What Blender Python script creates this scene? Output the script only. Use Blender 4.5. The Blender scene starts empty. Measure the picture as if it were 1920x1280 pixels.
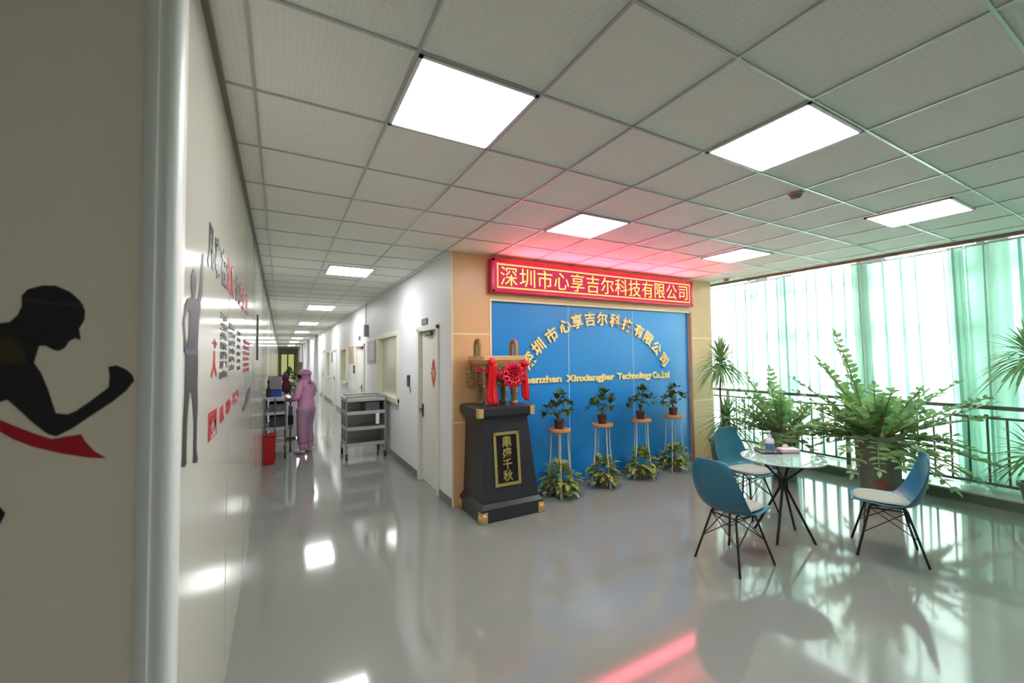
import bpy, bmesh, math, random
from mathutils import Vector, Matrix
random.seed(7)
sc = bpy.context.scene
COL = sc.collection
PI = math.pi

# ------------------------------------------------------------------ camera
CAM_H = 1.735
camd = bpy.data.cameras.new('camera')
camd.sensor_width = 36.0
camd.lens = 776.83 * 36.0 / 1920.0
camd.clip_start = 0.02
camd.clip_end = 200
camd.dof.use_dof = True
camd.dof.focus_distance = 4.8
camd.dof.aperture_fstop = 2.0
cam = bpy.data.objects.new('camera', camd)
COL.objects.link(cam)
yaw, pitch, roll = 0.5090, 0.0366, -0.0109
fw = Vector((math.sin(yaw)*math.cos(pitch), math.cos(yaw)*math.cos(pitch), math.sin(pitch)))
rt = Vector((math.cos(yaw), -math.sin(yaw), 0.0))
up = rt.cross(fw)
r2 = rt*math.cos(roll) + up*math.sin(roll)
u2 = -rt*math.sin(roll) + up*math.cos(roll)
m = Matrix.Identity(4)
for i in range(3):
    m[i][0], m[i][1], m[i][2] = r2[i], u2[i], -fw[i]
m[0][3], m[1][3], m[2][3] = 0.0, 0.0, CAM_H
cam.matrix_world = m
sc.camera = cam

# ------------------------------------------------------------------ world, exposure
SKY = 23.0
PANEL = 25.5
world = bpy.data.worlds.new('overcast_sky')
sc.world = world
world.use_nodes = True
wn = world.node_tree
for n in list(wn.nodes):
    wn.nodes.remove(n)
wo = wn.nodes.new('ShaderNodeOutputWorld')
wb = wn.nodes.new('ShaderNodeBackground')
wb.inputs['Color'].default_value = (0.98, 1.0, 1.0, 1)
wb.inputs['Strength'].default_value = SKY
wn.links.new(wb.outputs[0], wo.inputs[0])
sc.view_settings.view_transform = 'Standard'
sc.view_settings.look = 'None'
sc.view_settings.gamma = 1.0
sc.view_settings.use_curve_mapping = False
sc.view_settings.exposure = 0.12
sc.cycles.use_denoising = True
sc.cycles.max_bounces = 10
sc.cycles.diffuse_bounces = 5
sc.cycles.glossy_bounces = 4
sc.cycles.transmission_bounces = 6
sc.cycles.transparent_max_bounces = 24
sc.cycles.sample_clamp_indirect = 6.0
sc.cycles.caustics_reflective = False
sc.cycles.caustics_refractive = False

# ------------------------------------------------------------------ room numbers (metres)
H = 2.994          # ceiling
XL = -0.252        # left corridor wall face
XC = 1.742         # right corridor wall face
YF = 4.577         # front of the feature wall cladding
YE = 57.0          # corridor end
XF = 6.52          # right end of feature wall
XLEDGE = 6.94      # front of the raised window ledge
GX, GY, T = -0.7174, 1.0232, 0.6   # ceiling grid

# ------------------------------------------------------------------ materials
def lin(c):
    def f(v):
        v = v/255.0
        return v/12.92 if v <= 0.04045 else ((v+0.055)/1.055)**2.4
    return (f(c[0]), f(c[1]), f(c[2]), 1.0)

def mat(name, rgb, rough=0.5, metal=0.0, vary=0.06, scale=6.0, spec=0.5, bump=0.0, bscale=60.0, coat=0.0, emit=None, estr=0.0):
    """procedural Principled material; a little noise in colour keeps it from being flat"""
    M = bpy.data.materials.new(name)
    M.use_nodes = True
    nt = M.node_tree
    p = nt.nodes['Principled BSDF']
    c = lin(rgb)
    p.inputs['Roughness'].default_value = rough
    p.inputs['Metallic'].default_value = metal
    p.inputs['Specular IOR Level'].default_value = spec
    p.inputs['Coat Weight'].default_value = coat
    p.inputs['Coat Roughness'].default_value = 0.08
    tc = nt.nodes.new('ShaderNodeTexCoord')
    if vary > 0:
        nz = nt.nodes.new('ShaderNodeTexNoise')
        nz.inputs['Scale'].default_value = scale
        nz.inputs['Detail'].default_value = 3
        nt.links.new(tc.outputs['Object'], nz.inputs['Vector'])
        mx = nt.nodes.new('ShaderNodeMix')
        mx.data_type = 'RGBA'
        mx.inputs['A'].default_value = tuple(min(1, v*(1-vary)) for v in c[:3]) + (1,)
        mx.inputs['B'].default_value = tuple(min(1, v*(1+vary)) for v in c[:3]) + (1,)
        nt.links.new(nz.outputs['Fac'], mx.inputs['Factor'])
        nt.links.new(mx.outputs['Result'], p.inputs['Base Color'])
    else:
        p.inputs['Base Color'].default_value = c
    if bump > 0:
        nb = nt.nodes.new('ShaderNodeTexNoise')
        nb.inputs['Scale'].default_value = bscale
        nt.links.new(tc.outputs['Object'], nb.inputs['Vector'])
        bp = nt.nodes.new('ShaderNodeBump')
        bp.inputs['Strength'].default_value = bump
        bp.inputs['Distance'].default_value = 0.01
        nt.links.new(nb.outputs['Fac'], bp.inputs['Height'])
        nt.links.new(bp.outputs['Normal'], p.inputs['Normal'])
    if emit:
        p.inputs['Emission Color'].default_value = lin(emit)
        p.inputs['Emission Strength'].default_value = estr
    return M

def emission(name, rgb, s):
    M = bpy.data.materials.new(name)
    M.use_nodes = True
    nt = M.node_tree
    for n in list(nt.nodes):
        nt.nodes.remove(n)
    o = nt.nodes.new('ShaderNodeOutputMaterial')
    e = nt.nodes.new('ShaderNodeEmission')
    e.inputs['Color'].default_value = lin(rgb)
    e.inputs['Strength'].default_value = s
    nt.links.new(e.outputs[0], o.inputs[0])
    return M

def glass(name, tint, refl_rough=0.02, body=0.0, body_rgb=(255, 255, 255)):
    """thin clear pane: transparent with a fresnel reflection (and a bit of white body)"""
    M = bpy.data.materials.new(name)
    M.use_nodes = True
    nt = M.node_tree
    for n in list(nt.nodes):
        nt.nodes.remove(n)
    o = nt.nodes.new('ShaderNodeOutputMaterial')
    t = nt.nodes.new('ShaderNodeBsdfTransparent')
    t.inputs['Color'].default_value = tint
    g = nt.nodes.new('ShaderNodeBsdfGlossy')
    g.inputs['Roughness'].default_value = refl_rough
    fr = nt.nodes.new('ShaderNodeFresnel')
    fr.inputs['IOR'].default_value = 1.5
    mx = nt.nodes.new('ShaderNodeMixShader')
    nt.links.new(fr.outputs[0], mx.inputs[0])
    nt.links.new(t.outputs[0], mx.inputs[1])
    nt.links.new(g.outputs[0], mx.inputs[2])
    out = mx
    if body > 0:
        d = nt.nodes.new('ShaderNodeBsdfDiffuse')
        d.inputs['Color'].default_value = lin(body_rgb)
        m2 = nt.nodes.new('ShaderNodeMixShader')
        m2.inputs[0].default_value = body
        nt.links.new(mx.outputs[0], m2.inputs[1])
        nt.links.new(d.outputs[0], m2.inputs[2])
        out = m2
    nt.links.new(out.outputs[0], o.inputs[0])
    return M

def sheer(name, tr, tl, df, ptr, ptl):
    """sheer voile: part of the light goes straight through, part is scattered through, part reflected"""
    M = bpy.data.materials.new(name)
    M.use_nodes = True
    nt = M.node_tree
    for n in list(nt.nodes):
        nt.nodes.remove(n)
    o = nt.nodes.new('ShaderNodeOutputMaterial')
    a = nt.nodes.new('ShaderNodeBsdfTransparent')
    a.inputs['Color'].default_value = tr
    b = nt.nodes.new('ShaderNodeBsdfTranslucent')
    b.inputs['Color'].default_value = tl
    c = nt.nodes.new('ShaderNodeBsdfDiffuse')
    c.inputs['Color'].default_value = df
    m1 = nt.nodes.new('ShaderNodeMixShader')
    lw_ = nt.nodes.new('ShaderNodeLayerWeight')      # cloth seen edge-on is denser
    lw_.inputs['Blend'].default_value = 0.5
    md = nt.nodes.new('ShaderNodeMapRange')
    md.inputs['From Min'].default_value = 0.0; md.inputs['From Max'].default_value = 0.9
    md.inputs['To Min'].default_value = ptl; md.inputs['To Max'].default_value = ptl*0.25
    nt.links.new(lw_.outputs['Facing'], md.inputs['Value'])
    nt.links.new(md.outputs['Result'], m1.inputs[0])
    nt.links.new(c.outputs[0], m1.inputs[1])
    nt.links.new(b.outputs[0], m1.inputs[2])
    m2 = nt.nodes.new('ShaderNodeMixShader')
    # fine weave: the open fraction varies a little between threads
    tc = nt.nodes.new('ShaderNodeTexCoord')
    wv = nt.nodes.new('ShaderNodeTexNoise')
    wv.inputs['Scale'].default_value = 9.0
    mp = nt.nodes.new('ShaderNodeMapRange')
    mp.inputs['To Min'].default_value = ptr-0.06
    mp.inputs['To Max'].default_value = ptr+0.06
    nt.links.new(tc.outputs['Object'], wv.inputs['Vector'])
    nt.links.new(wv.outputs['Fac'], mp.inputs['Value'])
    nt.links.new(mp.outputs['Result'], m2.inputs[0])
    nt.links.new(m1.outputs[0], m2.inputs[1])
    nt.links.new(a.outputs[0], m2.inputs[2])
    nt.links.new(m2.outputs[0], o.inputs[0])
    return M

def leafmat(name, rgb_a, rgb_b, rough=0.4, trans=0.25, scale=9.0):
    M = bpy.data.materials.new(name)
    M.use_nodes = True
    nt = M.node_tree
    p = nt.nodes['Principled BSDF']
    tc = nt.nodes.new('ShaderNodeTexCoord')
    nz = nt.nodes.new('ShaderNodeTexNoise')
    nz.inputs['Scale'].default_value = scale
    nt.links.new(tc.outputs['Object'], nz.inputs['Vector'])
    cr = nt.nodes.new('ShaderNodeValToRGB')
    cr.color_ramp.elements[0].position = 0.35
    cr.color_ramp.elements[0].color = lin(rgb_a)
    cr.color_ramp.elements[1].position = 0.68
    cr.color_ramp.elements[1].color = lin(rgb_b)
    nt.links.new(nz.outputs['Fac'], cr.inputs[0])
    nt.links.new(cr.outputs[0], p.inputs['Base Color'])
    p.inputs['Roughness'].default_value = rough
    tl = nt.nodes.new('ShaderNodeBsdfTranslucent')
    nt.links.new(cr.outputs[0], tl.inputs['Color'])
    mx = nt.nodes.new('ShaderNodeMixShader')
    mx.inputs[0].default_value = trans
    out = nt.nodes['Material Output']
    nt.links.new(p.outputs[0], mx.inputs[1])
    nt.links.new(tl.outputs[0], mx.inputs[2])
    nt.links.new(mx.outputs[0], out.inputs[0])
    return M

# ------------------------------------------------------------------ mesh building
class MB:
    def __init__(s):
        s.v = []; s.f = []; s.mi = []; s.cur = 0
    def add(s, vs, fs):
        o = len(s.v)
        s.v += [tuple(x) for x in vs]
        for f in fs:
            s.f.append([i+o for i in f]); s.mi.append(s.cur)
        return s
    def box(s, x0, x1, y0, y1, z0, z1):
        vs = [(x, y, z) for z in (z0, z1) for y in (y0, y1) for x in (x0, x1)]
        return s.add(vs, [(0,2,3,1),(4,5,7,6),(0,1,5,4),(2,6,7,3),(0,4,6,2),(1,3,7,5)])
    def frustum(s, a, b):
        """a, b = (x0,x1,y0,y1,z) bottom and top rectangles"""
        vs = [(x, y, a[4]) for y in a[2:4] for x in a[0:2]] + [(x, y, b[4]) for y in b[2:4] for x in b[0:2]]
        return s.add(vs, [(0,2,3,1),(4,5,7,6),(0,1,5,4),(2,6,7,3),(0,4,6,2),(1,3,7,5)])
    def obox(s, c, ax, ay, az):
        """oriented box: centre and three half-axis vectors"""
        c = Vector(c); ax = Vector(ax); ay = Vector(ay); az = Vector(az)
        vs = [c+ax*i+ay*j+az*k for k in (-1, 1) for j in (-1, 1) for i in (-1, 1)]
        return s.add(vs, [(0,2,3,1),(4,5,7,6),(0,1,5,4),(2,6,7,3),(0,4,6,2),(1,3,7,5)])
    def tube(s, pts, r, n=8, cap=True):
        pts = [Vector(p) for p in pts]
        rs = r if isinstance(r, (list, tuple)) else [r]*len(pts)
        vs = []; fs = []
        ref = None
        for i, p in enumerate(pts):
            d = (pts[min(i+1, len(pts)-1)] - pts[max(i-1, 0)]).normalized()
            if ref is None:
                ref = Vector((0, 0, 1)) if abs(d.z) < 0.9 else Vector((1, 0, 0))
            a = d.cross(ref)
            if a.length < 1e-5:
                a = d.cross(Vector((0, 1, 0.3)))
            a.normalize(); b = d.cross(a).normalized()
            ref = -d.cross(a).normalized() if False else ref
            for k in range(n):
                t = 2*PI*k/n
                vs.append(p + (a*math.cos(t)+b*math.sin(t))*rs[i])
        for i in range(len(pts)-1):
            for k in range(n):
                k2 = (k+1) % n
                fs.append((i*n+k, i*n+k2, (i+1)*n+k2, (i+1)*n+k))
        if cap:
            fs.append(tuple(range(n))[::-1]); fs.append(tuple((len(pts)-1)*n+k for k in range(n)))
        return s.add(vs, fs)
    def lathe(s, prof, n=24, c=(0, 0, 0)):
        vs = []; fs = []
        for (r, z) in prof:
            for k in range(n):
                t = 2*PI*k/n
                vs.append((c[0]+r*math.cos(t), c[1]+r*math.sin(t), c[2]+z))
        for i in range(len(prof)-1):
            for k in range(n):
                k2 = (k+1) % n
                fs.append((i*n+k, i*n+k2, (i+1)*n+k2, (i+1)*n+k))
        if prof[0][0] > 1e-4: fs.append(tuple(range(n))[::-1])
        if prof[-1][0] > 1e-4: fs.append(tuple((len(prof)-1)*n+k for k in range(n)))
        return s.add(vs, fs)
    def ball(s, c, rx, ry=None, rz=None, n=12, m=8):
        ry = ry or rx; rz = rz or rx
        prof = [(math.sin(PI*i/m), -math.cos(PI*i/m)) for i in range(m+1)]
        vs = []; fs = []
        for (r, z) in prof:
            for k in range(n):
                t = 2*PI*k/n
                vs.append((c[0]+rx*r*math.cos(t), c[1]+ry*r*math.sin(t), c[2]+rz*z))
        for i in range(m):
            for k in range(n):
                k2 = (k+1) % n
                fs.append((i*n+k, i*n+k2, (i+1)*n+k2, (i+1)*n+k))
        return s.add(vs, fs)
    def prism(s, poly, fn, d0, d1):
        """poly 2-D, fn(a,b,d) -> xyz ; extruded between depths"""
        n = len(poly)
        vs = [fn(a, b, d0) for a, b in poly] + [fn(a, b, d1) for a, b in poly]
        fs = [tuple(range(n))[::-1], tuple(range(n, 2*n))]
        for i in range(n):
            j = (i+1) % n
            fs.append((i, j, n+j, n+i))
        return s.add(vs, fs)
    def build(s, name, material, parent=None, smooth=None, bevel=0.0, loc=None, seg=2):
        me = bpy.data.meshes.new(name)
        me.from_pydata(s.v, [], s.f)
        mats = material if isinstance(material, (list, tuple)) else [material]
        for q in mats: me.materials.append(q)
        for p, i in zip(me.polygons, s.mi): p.material_index = i
        bm = bmesh.new(); bm.from_mesh(me)
        bmesh.ops.remove_doubles(bm, verts=bm.verts, dist=1e-6)
        bmesh.ops.recalc_face_normals(bm, faces=bm.faces)
        bm.to_mesh(me); bm.free()
        if smooth is not None:
            me.shade_smooth(); me.set_sharp_from_angle(angle=math.radians(smooth))
        o = bpy.data.objects.new(name, me)
        COL.objects.link(o)
        if parent is not None: o.parent = parent
        if loc is not None: o.location = loc
        if bevel > 0:
            b = o.modifiers.new('bevel', 'BEVEL'); b.width = bevel; b.segments = seg; b.limit_method = 'ANGLE'
        return o

def tag(o, label, cat, group=None, kind=None):
    if label: o['label'] = label
    if cat: o['category'] = cat
    if group: o['group'] = group
    if kind: o['kind'] = kind
    return o

def thing(name, label, cat, loc=(0, 0, 0), rotz=0.0, group=None):
    o = bpy.data.objects.new(name, None)
    o.empty_display_size = 0.1
    COL.objects.link(o)
    o.location = loc; o.rotation_euler = (0, 0, rotz)
    return tag(o, label, cat, group)

def struct(o, label=None, cat=None):
    o['kind'] = 'structure'
    if label: o['label'] = label
    if cat: o['category'] = cat
    return o

def copy_tree(o, label=None, loc=None, rotz=None, parent=None):
    c = o.copy(); COL.objects.link(c)
    if parent is not None: c.parent = parent
    if label: c['label'] = label
    if loc is not None: c.location = loc
    if rotz is not None: c.rotation_euler = (0, 0, rotz)
    for ch in list(o.children):
        copy_tree(ch, parent=c)
    return c

def frame_mat(origin, xa, ya):
    xa = Vector(xa).normalized(); ya = Vector(ya).normalized(); za = xa.cross(ya)
    M4 = Matrix.Identity(4)
    for i in range(3):
        M4[i][0], M4[i][1], M4[i][2], M4[i][3] = xa[i], ya[i], za[i], origin[i]
    return M4

def text(name, body, size, origin, xa, ya, material, parent=None, extrude=0.002, width=None, height=None, bold=0.0):
    """letters as real mesh standing on a wall; xa = reading direction, ya = up; centred on origin"""
    cu = bpy.data.curves.new(name, 'FONT')
    cu.body = body; cu.size = size; cu.extrude = extrude; cu.align_x = 'CENTER'; cu.align_y = 'CENTER'
    cu.offset = bold; cu.resolution_u = 3
    tmp = bpy.data.objects.new(name, cu); COL.objects.link(tmp)
    dg = bpy.context.evaluated_depsgraph_get()
    me = bpy.data.meshes.new_from_object(tmp.evaluated_get(dg))
    bpy.data.objects.remove(tmp); bpy.data.curves.remove(cu)
    xs = [v.co.x for v in me.vertices]; ys = [v.co.y for v in me.vertices]
    cx = (min(xs)+max(xs))/2; cy = (min(ys)+max(ys))/2
    sx = width/(max(xs)-min(xs)) if width else 1.0
    sy = height/(max(ys)-min(ys)) if height else (sx if width else 1.0)
    if height and not width: sx = sy
    W = frame_mat(origin, xa, ya) @ Matrix.Diagonal((sx, sy, 1, 1)) @ Matrix.Translation((-cx, -cy, 0))
    me.transform(W)
    me.materials.clear(); me.materials.append(material)
    o = bpy.data.objects.new(name, me); COL.objects.link(o)
    if parent is not None:
        o.parent = parent
        me.transform(Matrix.Translation(-parent.location))
    return o

def wall_holes(a0, a1, z0, z1, holes, fn):
    """cells of a wall (along a, height z) that are not inside a hole; fn(a0,a1,z0,z1) adds a box"""
    A = sorted({a0, a1} | {h[0] for h in holes} | {h[1] for h in holes})
    Z = sorted({z0, z1} | {h[2] for h in holes} | {h[3] for h in holes})
    for i in range(len(A)-1):
        for j in range(len(Z)-1):
            ca, cz = (A[i]+A[i+1])/2, (Z[j]+Z[j+1])/2
            if any(h[0] < ca < h[1] and h[2] < cz < h[3] for h in holes): continue
            fn(A[i], A[i+1], Z[j], Z[j+1])

def bw(mb, name, material, parent, **k):
    """build a part whose vertices are given in room coordinates"""
    o = mb.build(name, material, parent, **k)
    o.data.transform((Matrix.Translation(parent.location) @ Matrix.Rotation(parent.rotation_euler.z, 4, 'Z')).inverted())
    return o

# ------------------------------------------------------------------ shared materials
M_ceil = mat('ceiling_tile', (240, 241, 234), 0.8, vary=0.05, scale=40, bump=0.25, bscale=160)
# perforated tiles: fine rows of darker pin holes
_n = M_ceil.node_tree
_p = _n.nodes['Principled BSDF']
_v = _n.nodes.new('ShaderNodeTexVoronoi'); _v.inputs['Scale'].default_value = 42; _v.inputs['Randomness'].default_value = 0.0
_t = _n.nodes.new('ShaderNodeTexCoord'); _n.links.new(_t.outputs['Object'], _v.inputs['Vector'])
_r = _n.nodes.new('ShaderNodeMapRange'); _r.inputs['From Min'].default_value = 0.26; _r.inputs['From Max'].default_value = 0.34; _r.inputs['To Min'].default_value = 0.88; _r.inputs['To Max'].default_value = 1.0
_n.links.new(_v.outputs['Distance'], _r.inputs['Value'])
_m = _n.nodes.new('ShaderNodeMix'); _m.data_type = 'RGBA'; _m.blend_type = 'MULTIPLY'; _m.inputs['Factor'].default_value = 1.0
_src = _p.inputs['Base Color'].links[0].from_socket
_n.links.new(_src, _m.inputs['A']); _n.links.new(_r.outputs['Result'], _m.inputs['B']); _n.links.new(_m.outputs['Result'], _p.inputs['Base Color'])
M_grid = mat('ceiling_bar', (196, 198, 196), 0.35, metal=0.6, vary=0.03)
M_white = mat('white_wall', (236, 235, 240), 0.5, vary=0.015, scale=2)
M_glossw = mat('glossy_panel_wall', (206, 206, 194), 0.13, vary=0.015, scale=2, spec=0.6)
M_panel = mat('matt_panel', (240, 231, 212), 0.45, vary=0.02, scale=2)
M_alu = mat('aluminium', (236, 240, 237), 0.35, metal=0.08, vary=0.02)
M_floor = mat('epoxy_floor', (134, 138, 133), 0.075, vary=0.04, scale=1.2, spec=0.75, bump=0.012, bscale=5)
M_tan = mat('veneer_cladding', (226, 180, 132), 0.35, vary=0.07, scale=3)
M_seam = mat('pale_seam', (244, 226, 190), 0.4)
M_brown = mat('brown_trim', (150, 98, 62), 0.4)
M_blue = mat('blue_acrylic', (14, 134, 216), 0.34, vary=0.03, scale=2, coat=0.9)
M_blue.node_tree.nodes['Principled BSDF'].inputs['Coat Roughness'].default_value = 0.32
M_gold = mat('gold_letter', (252, 232, 160), 0.35, metal=0.05, vary=0.04, scale=30)
M_black = mat('black_metal', (22, 24, 24), 0.4, vary=0.1)
M_grey = mat('dark_grey', (92, 96, 98), 0.5)
M_marble = mat('ledge_stone', (190, 200, 190), 0.12, vary=0.08, scale=8)
M_ledgef = mat('ledge_front', (96, 112, 100), 0.3, vary=0.1, scale=5)
M_steel = mat('steel', (170, 172, 174), 0.3, metal=0.85, vary=0.04)
M_steelp = mat('steel_painted', (186, 188, 188), 0.35, metal=0.3)
M_rubber = mat('rubber', (32, 32, 34), 0.6)
M_cream = mat('cream_frame', (230, 228, 216), 0.4)
M_leafy = leafmat('zz_leaf', (104, 146, 92), (164, 196, 138), 0.35, 0.5)
M_drac = leafmat('strap_leaf', (104, 142, 98), (156, 184, 130), 0.4, 0.5)
M_pothos = leafmat('pothos_leaf', (72, 118, 46), (200, 196, 116), 0.4, 0.2, 22)
M_ficus = leafmat('ficus_leaf', (34, 70, 38), (98, 120, 64), 0.35, 0.15, 22)
M_stem = mat('stem', (112, 126, 78), 0.5)
M_bark = mat('bark', (110, 92, 70), 0.7, bump=0.5)
M_soil = mat('soil', (58, 46, 36), 0.9, bump=0.8)
M_potdark = mat('dark_planter', (108, 120, 104), 0.35, vary=0.2, scale=8)
M_potbrown = mat('brown_pot', (84, 52, 38), 0.4, vary=0.15)
M_light = emission('light_diffuser', (255, 255, 255), PANEL)
M_lframe = mat('light_frame', (225, 225, 225), 0.4)
M_glass = glass('window_glass', (0.94, 0.97, 0.96, 1))

# ------------------------------------------------------------------ the setting
fl = MB().box(-3.2, 7.9, -3.2, YE+0.3, -0.08, 0).build('floor', M_floor); struct(fl)
ce = MB().box(-3.2, 6.80, -3.2, YE+0.3, H, H+0.05).build('ceiling', M_ceil); struct(ce)
g = MB()
i = -4
while GX+T*i < 6.78:
    x = GX+T*i
    if x > -3: g.box(x-0.0065, x+0.0065, -3.1, (YE if XL < x < XC else 4.7), H-0.007, H+0.001)
    i += 1
j = -7
while GY+T*j < YE:
    y = GY+T*j
    g.box(XL if y > 1.6 else -3, (6.78 if y < 4.6 else XC), y-0.0065, y+0.0065, H-0.0065, H+0.001)
    j += 1
g = g.build('trim_1', M_grid); struct(g, 'grey metal grid holding the square ceiling tiles')
# ceiling edge above the curtains and the higher pocket behind it
e = MB().box(6.76, 6.82, -3.1, 5.4, H-0.035, 3.36).build('trim_2', mat('edge_trim', (120, 116, 98), 0.4), bevel=0.004)
struct(e, 'brown-grey edge trim where the ceiling stops before the curtains')
pk = MB().box(6.82, 7.9, -3.2, 5.5, 3.36, 3.42).build('ceiling_pocket', M_white); pk.name = 'ceiling_pocket'; struct(pk)

YPAN = 1.47
# left corridor wall of glossy panels, the near panel wall and the rounded corner post
lw = MB().box(XL-0.1, XL, 1.53, YE, 0, H)
lw = lw.build('wall_left', M_glossw); struct(lw)
struct(MB().box(XL, XL+0.022, 1.53, YE, H-0.022, H-0.0005).build('trim_21', mat('wall_angle', (110, 112, 100), 0.45)), 'dark angle strip where the left wall meets the ceiling')
sm = MB()
for y in (2.75, 3.95, 5.15, 6.35, 7.55, 9.95, 12.35, 14.75):
    sm.box(XL-0.001, XL+0.0015, y-0.002, y+0.002, 0, H)
struct(sm.build('trim_3', mat('panel_joint', (170, 170, 160), 0.4)), 'fine vertical joints between the glossy wall panels')
pw = MB().box(-3.2, -0.330, YPAN, YPAN+0.1, 0, H).build('wall_near_left', M_panel); struct(pw)
# arched aluminium corner profile: outline in plan
prof = [(-0.334, YPAN+0.05), (-0.334, YPAN-0.008), (-0.322, YPAN-0.013), (-0.305, YPAN-0.012), (-0.303, YPAN-0.005), (-0.297, YPAN-0.005)]
for k in range(9):
    t = math.radians(-100 + 105*k/8)
    prof.append((-0.2845+0.034*math.cos(t), YPAN+0.027+0.034*math.sin(t)))
prof += [(-0.2505, YPAN+0.06), (-0.255, YPAN+0.08), (-0.29, YPAN+0.08)]
post = MB().prism(prof, lambda a, b, d: (a, b, d), 0, H).build('trim_4', M_alu, smooth=35)
struct(post, 'rounded aluminium corner post beside the runner mural')

# right corridor wall with door and window openings
DOORS = [(5.05, 5.87, 0, 2.12), (10.35, 11.6, 0, 2.05), (16.0, 17.0, 0, 2.05), (20.6, 21.8, 0, 2.1)]
WINS = [(7.10, 8.66, 1.03, 2.13), (13.35, 14.6, 1.0, 2.02), (18.1, 19.5, 1.0, 2.0)]
rw = MB()
wall_holes(YF+0.02, YE, 0, H, DOORS+WINS, lambda a, b, c, d: rw.box(XC, XC+0.12, a, b, c, d))
struct(rw.build('wall_right', M_white))
bb = MB()
ys = [YF+0.02] + [v for d in sorted(DOORS) for v in (d[0]-0.05, d[1]+0.05)] + [YE]
for k in range(0, len(ys), 2):
    bb.box(XC-0.012, XC, ys[k], ys[k+1], 0, 0.10)
struct(bb.build('baseboard_right', mat('grey_skirting', (112, 118, 118), 0.35)))
for n, (a, b, c, d) in enumerate(DOORS):
    root = thing('door_%d' % (n+1), None, None, (XC, (a+b)/2, 0))
    del_keys = [k for k in root.keys()]
    struct(root, ['white corridor door nearest the camera, red paper ornament on it', 'double door between the two wall posters, down the corridor',
                  'far white door beyond the second corridor window', 'farthest corridor door behind the hooded person'][n])
    f = MB()
    f.box(XC-0.022, XC+0.10, a-0.045, a+0.02, 0, d+0.03).box(XC-0.022, XC+0.10, b-0.02, b+0.045, 0, d+0.03).box(XC-0.022, XC+0.10, a-0.045, b+0.045, d-0.02, d+0.045)
    bw(f, 'door_frame', M_cream, root, bevel=0.004)
    l = MB()
    if n == 1:
        l.box(XC+0.035, XC+0.075, a+0.02, (a+b)/2-0.004, 0.006, d-0.02).box(XC+0.035, XC+0.075, (a+b)/2+0.004, b-0.02, 0.006, d-0.02)
    else:
        l.box(XC+0.035, XC+0.075, a+0.022, b-0.022, 0.006, d-0.022)
    leaf_ = bw(l, 'door_leaf', mat('door_paint', (228, 226, 222), 0.4, vary=0.02), root, bevel=0.003)
    hy = b-0.075 if n != 1 else (a+b)/2-0.07
    h = MB().box(XC+0.022, XC+0.036, hy-0.022, hy+0.022, 0.90, 1.08)
    h.tube([(XC+0.03, hy, 1.01), (XC-0.02, hy, 1.01), (XC-0.024, hy-0.02, 1.01), (XC-0.024, hy-0.12, 1.01)], 0.009, 8)
    bw(h, 'door_handle', mat('handle_bronze', (88, 80, 72), 0.35, metal=0.7), root, smooth=40).parent = leaf_
    if n < 2:
        c_ = MB().box(XC-0.01, XC+0.036, a+0.30, a+0.52, d-0.085, d-0.03)
        c_.tube([(XC+0.01, a+0.5, d-0.03), (XC-0.05, a+0.62, d-0.018), (XC-0.01, b-0.12, d-0.012)], 0.008, 6)
        bw(c_, 'door_closer', M_grey, root, bevel=0.003).parent = leaf_
    # dark room side of the opening
for n, (a, b, c, d) in enumerate(WINS):
    root = thing('window_%d' % (n+1), None, None, (XC, (a+b)/2, c))
    struct(root, ['cream framed corridor window beside the near door', 'narrow corridor window beyond the tan poster', 'far corridor window near the blue notice'][n])
    f = MB(); w = 0.06
    f.box(XC-0.03, XC+0.07, a-w, a+0.015, c-w, d+w).box(XC-0.03, XC+0.07, b-0.015, b+w, c-w, d+w)
    f.box(XC-0.03, XC+0.07, a, b, d-0.015, d+w).box(XC-0.045, XC+0.07, a-w, b+w, c-w-0.01, c+0.015)
    bw(f, 'window_frame', mat('pale_green_frame', (232, 232, 212), 0.35), root, bevel=0.004)
    bw(MB().box(XC+0.062, XC+0.068, a+0.015, b-0.015, c+0.015, d-0.015), 'pane', mat('filmed_glass', (212, 214, 186), 0.12, vary=0.06, scale=1.5), root)
pi_ = MB()
k = 1
for y, dx in ((22.6, 0.10), (25.2, 0.12), (28.5, 0.12), (32.5, 0.14), (37.0, 0.14), (42.0, 0.14), (48.0, 0.14)):
    MBp = MB().box(XC-dx, XC+0.02, y, y+0.7, 0, H).build('trim_%d' % (k+5), M_white)
    struct(MBp, 'white pilaster standing out of the right corridor wall far down'); k += 1

# corridor end: yellow-green glazed doors
ew = MB()
wall_holes(XL, XC, 0, H, [(0.0, 1.45, 0, 2.3)], lambda a, b, c, d: ew.box(a, b, YE, YE+0.15, c, d))
struct(ew.build('wall_end', M_cream))
ed = thing('door_5', None, None, (0.72, YE, 0)); struct(ed, 'yellow-green glazed doors closing the far end of the corridor')
bw(MB().box(0.0, 0.68, YE+0.04, YE+0.08, 0, 2.3).box(0.78, 1.45, YE+0.04, YE+0.08, 0, 2.3), 'pane', mat('yellow_glass', (206, 208, 132), 0.3, emit=(214, 214, 140), estr=0.55), ed)  # panes emit faintly, standing in for daylight behind the glazing
bw(MB().box(0.66, 0.80, YE+0.0, YE+0.09, 0, 2.3).box(0.0, 0.06, YE, YE+0.09, 0, 2.3).box(1.39, 1.45, YE, YE+0.09, 0, 2.3), 'door_frame', mat('olive_frame', (120, 112, 72), 0.4), ed)

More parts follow.
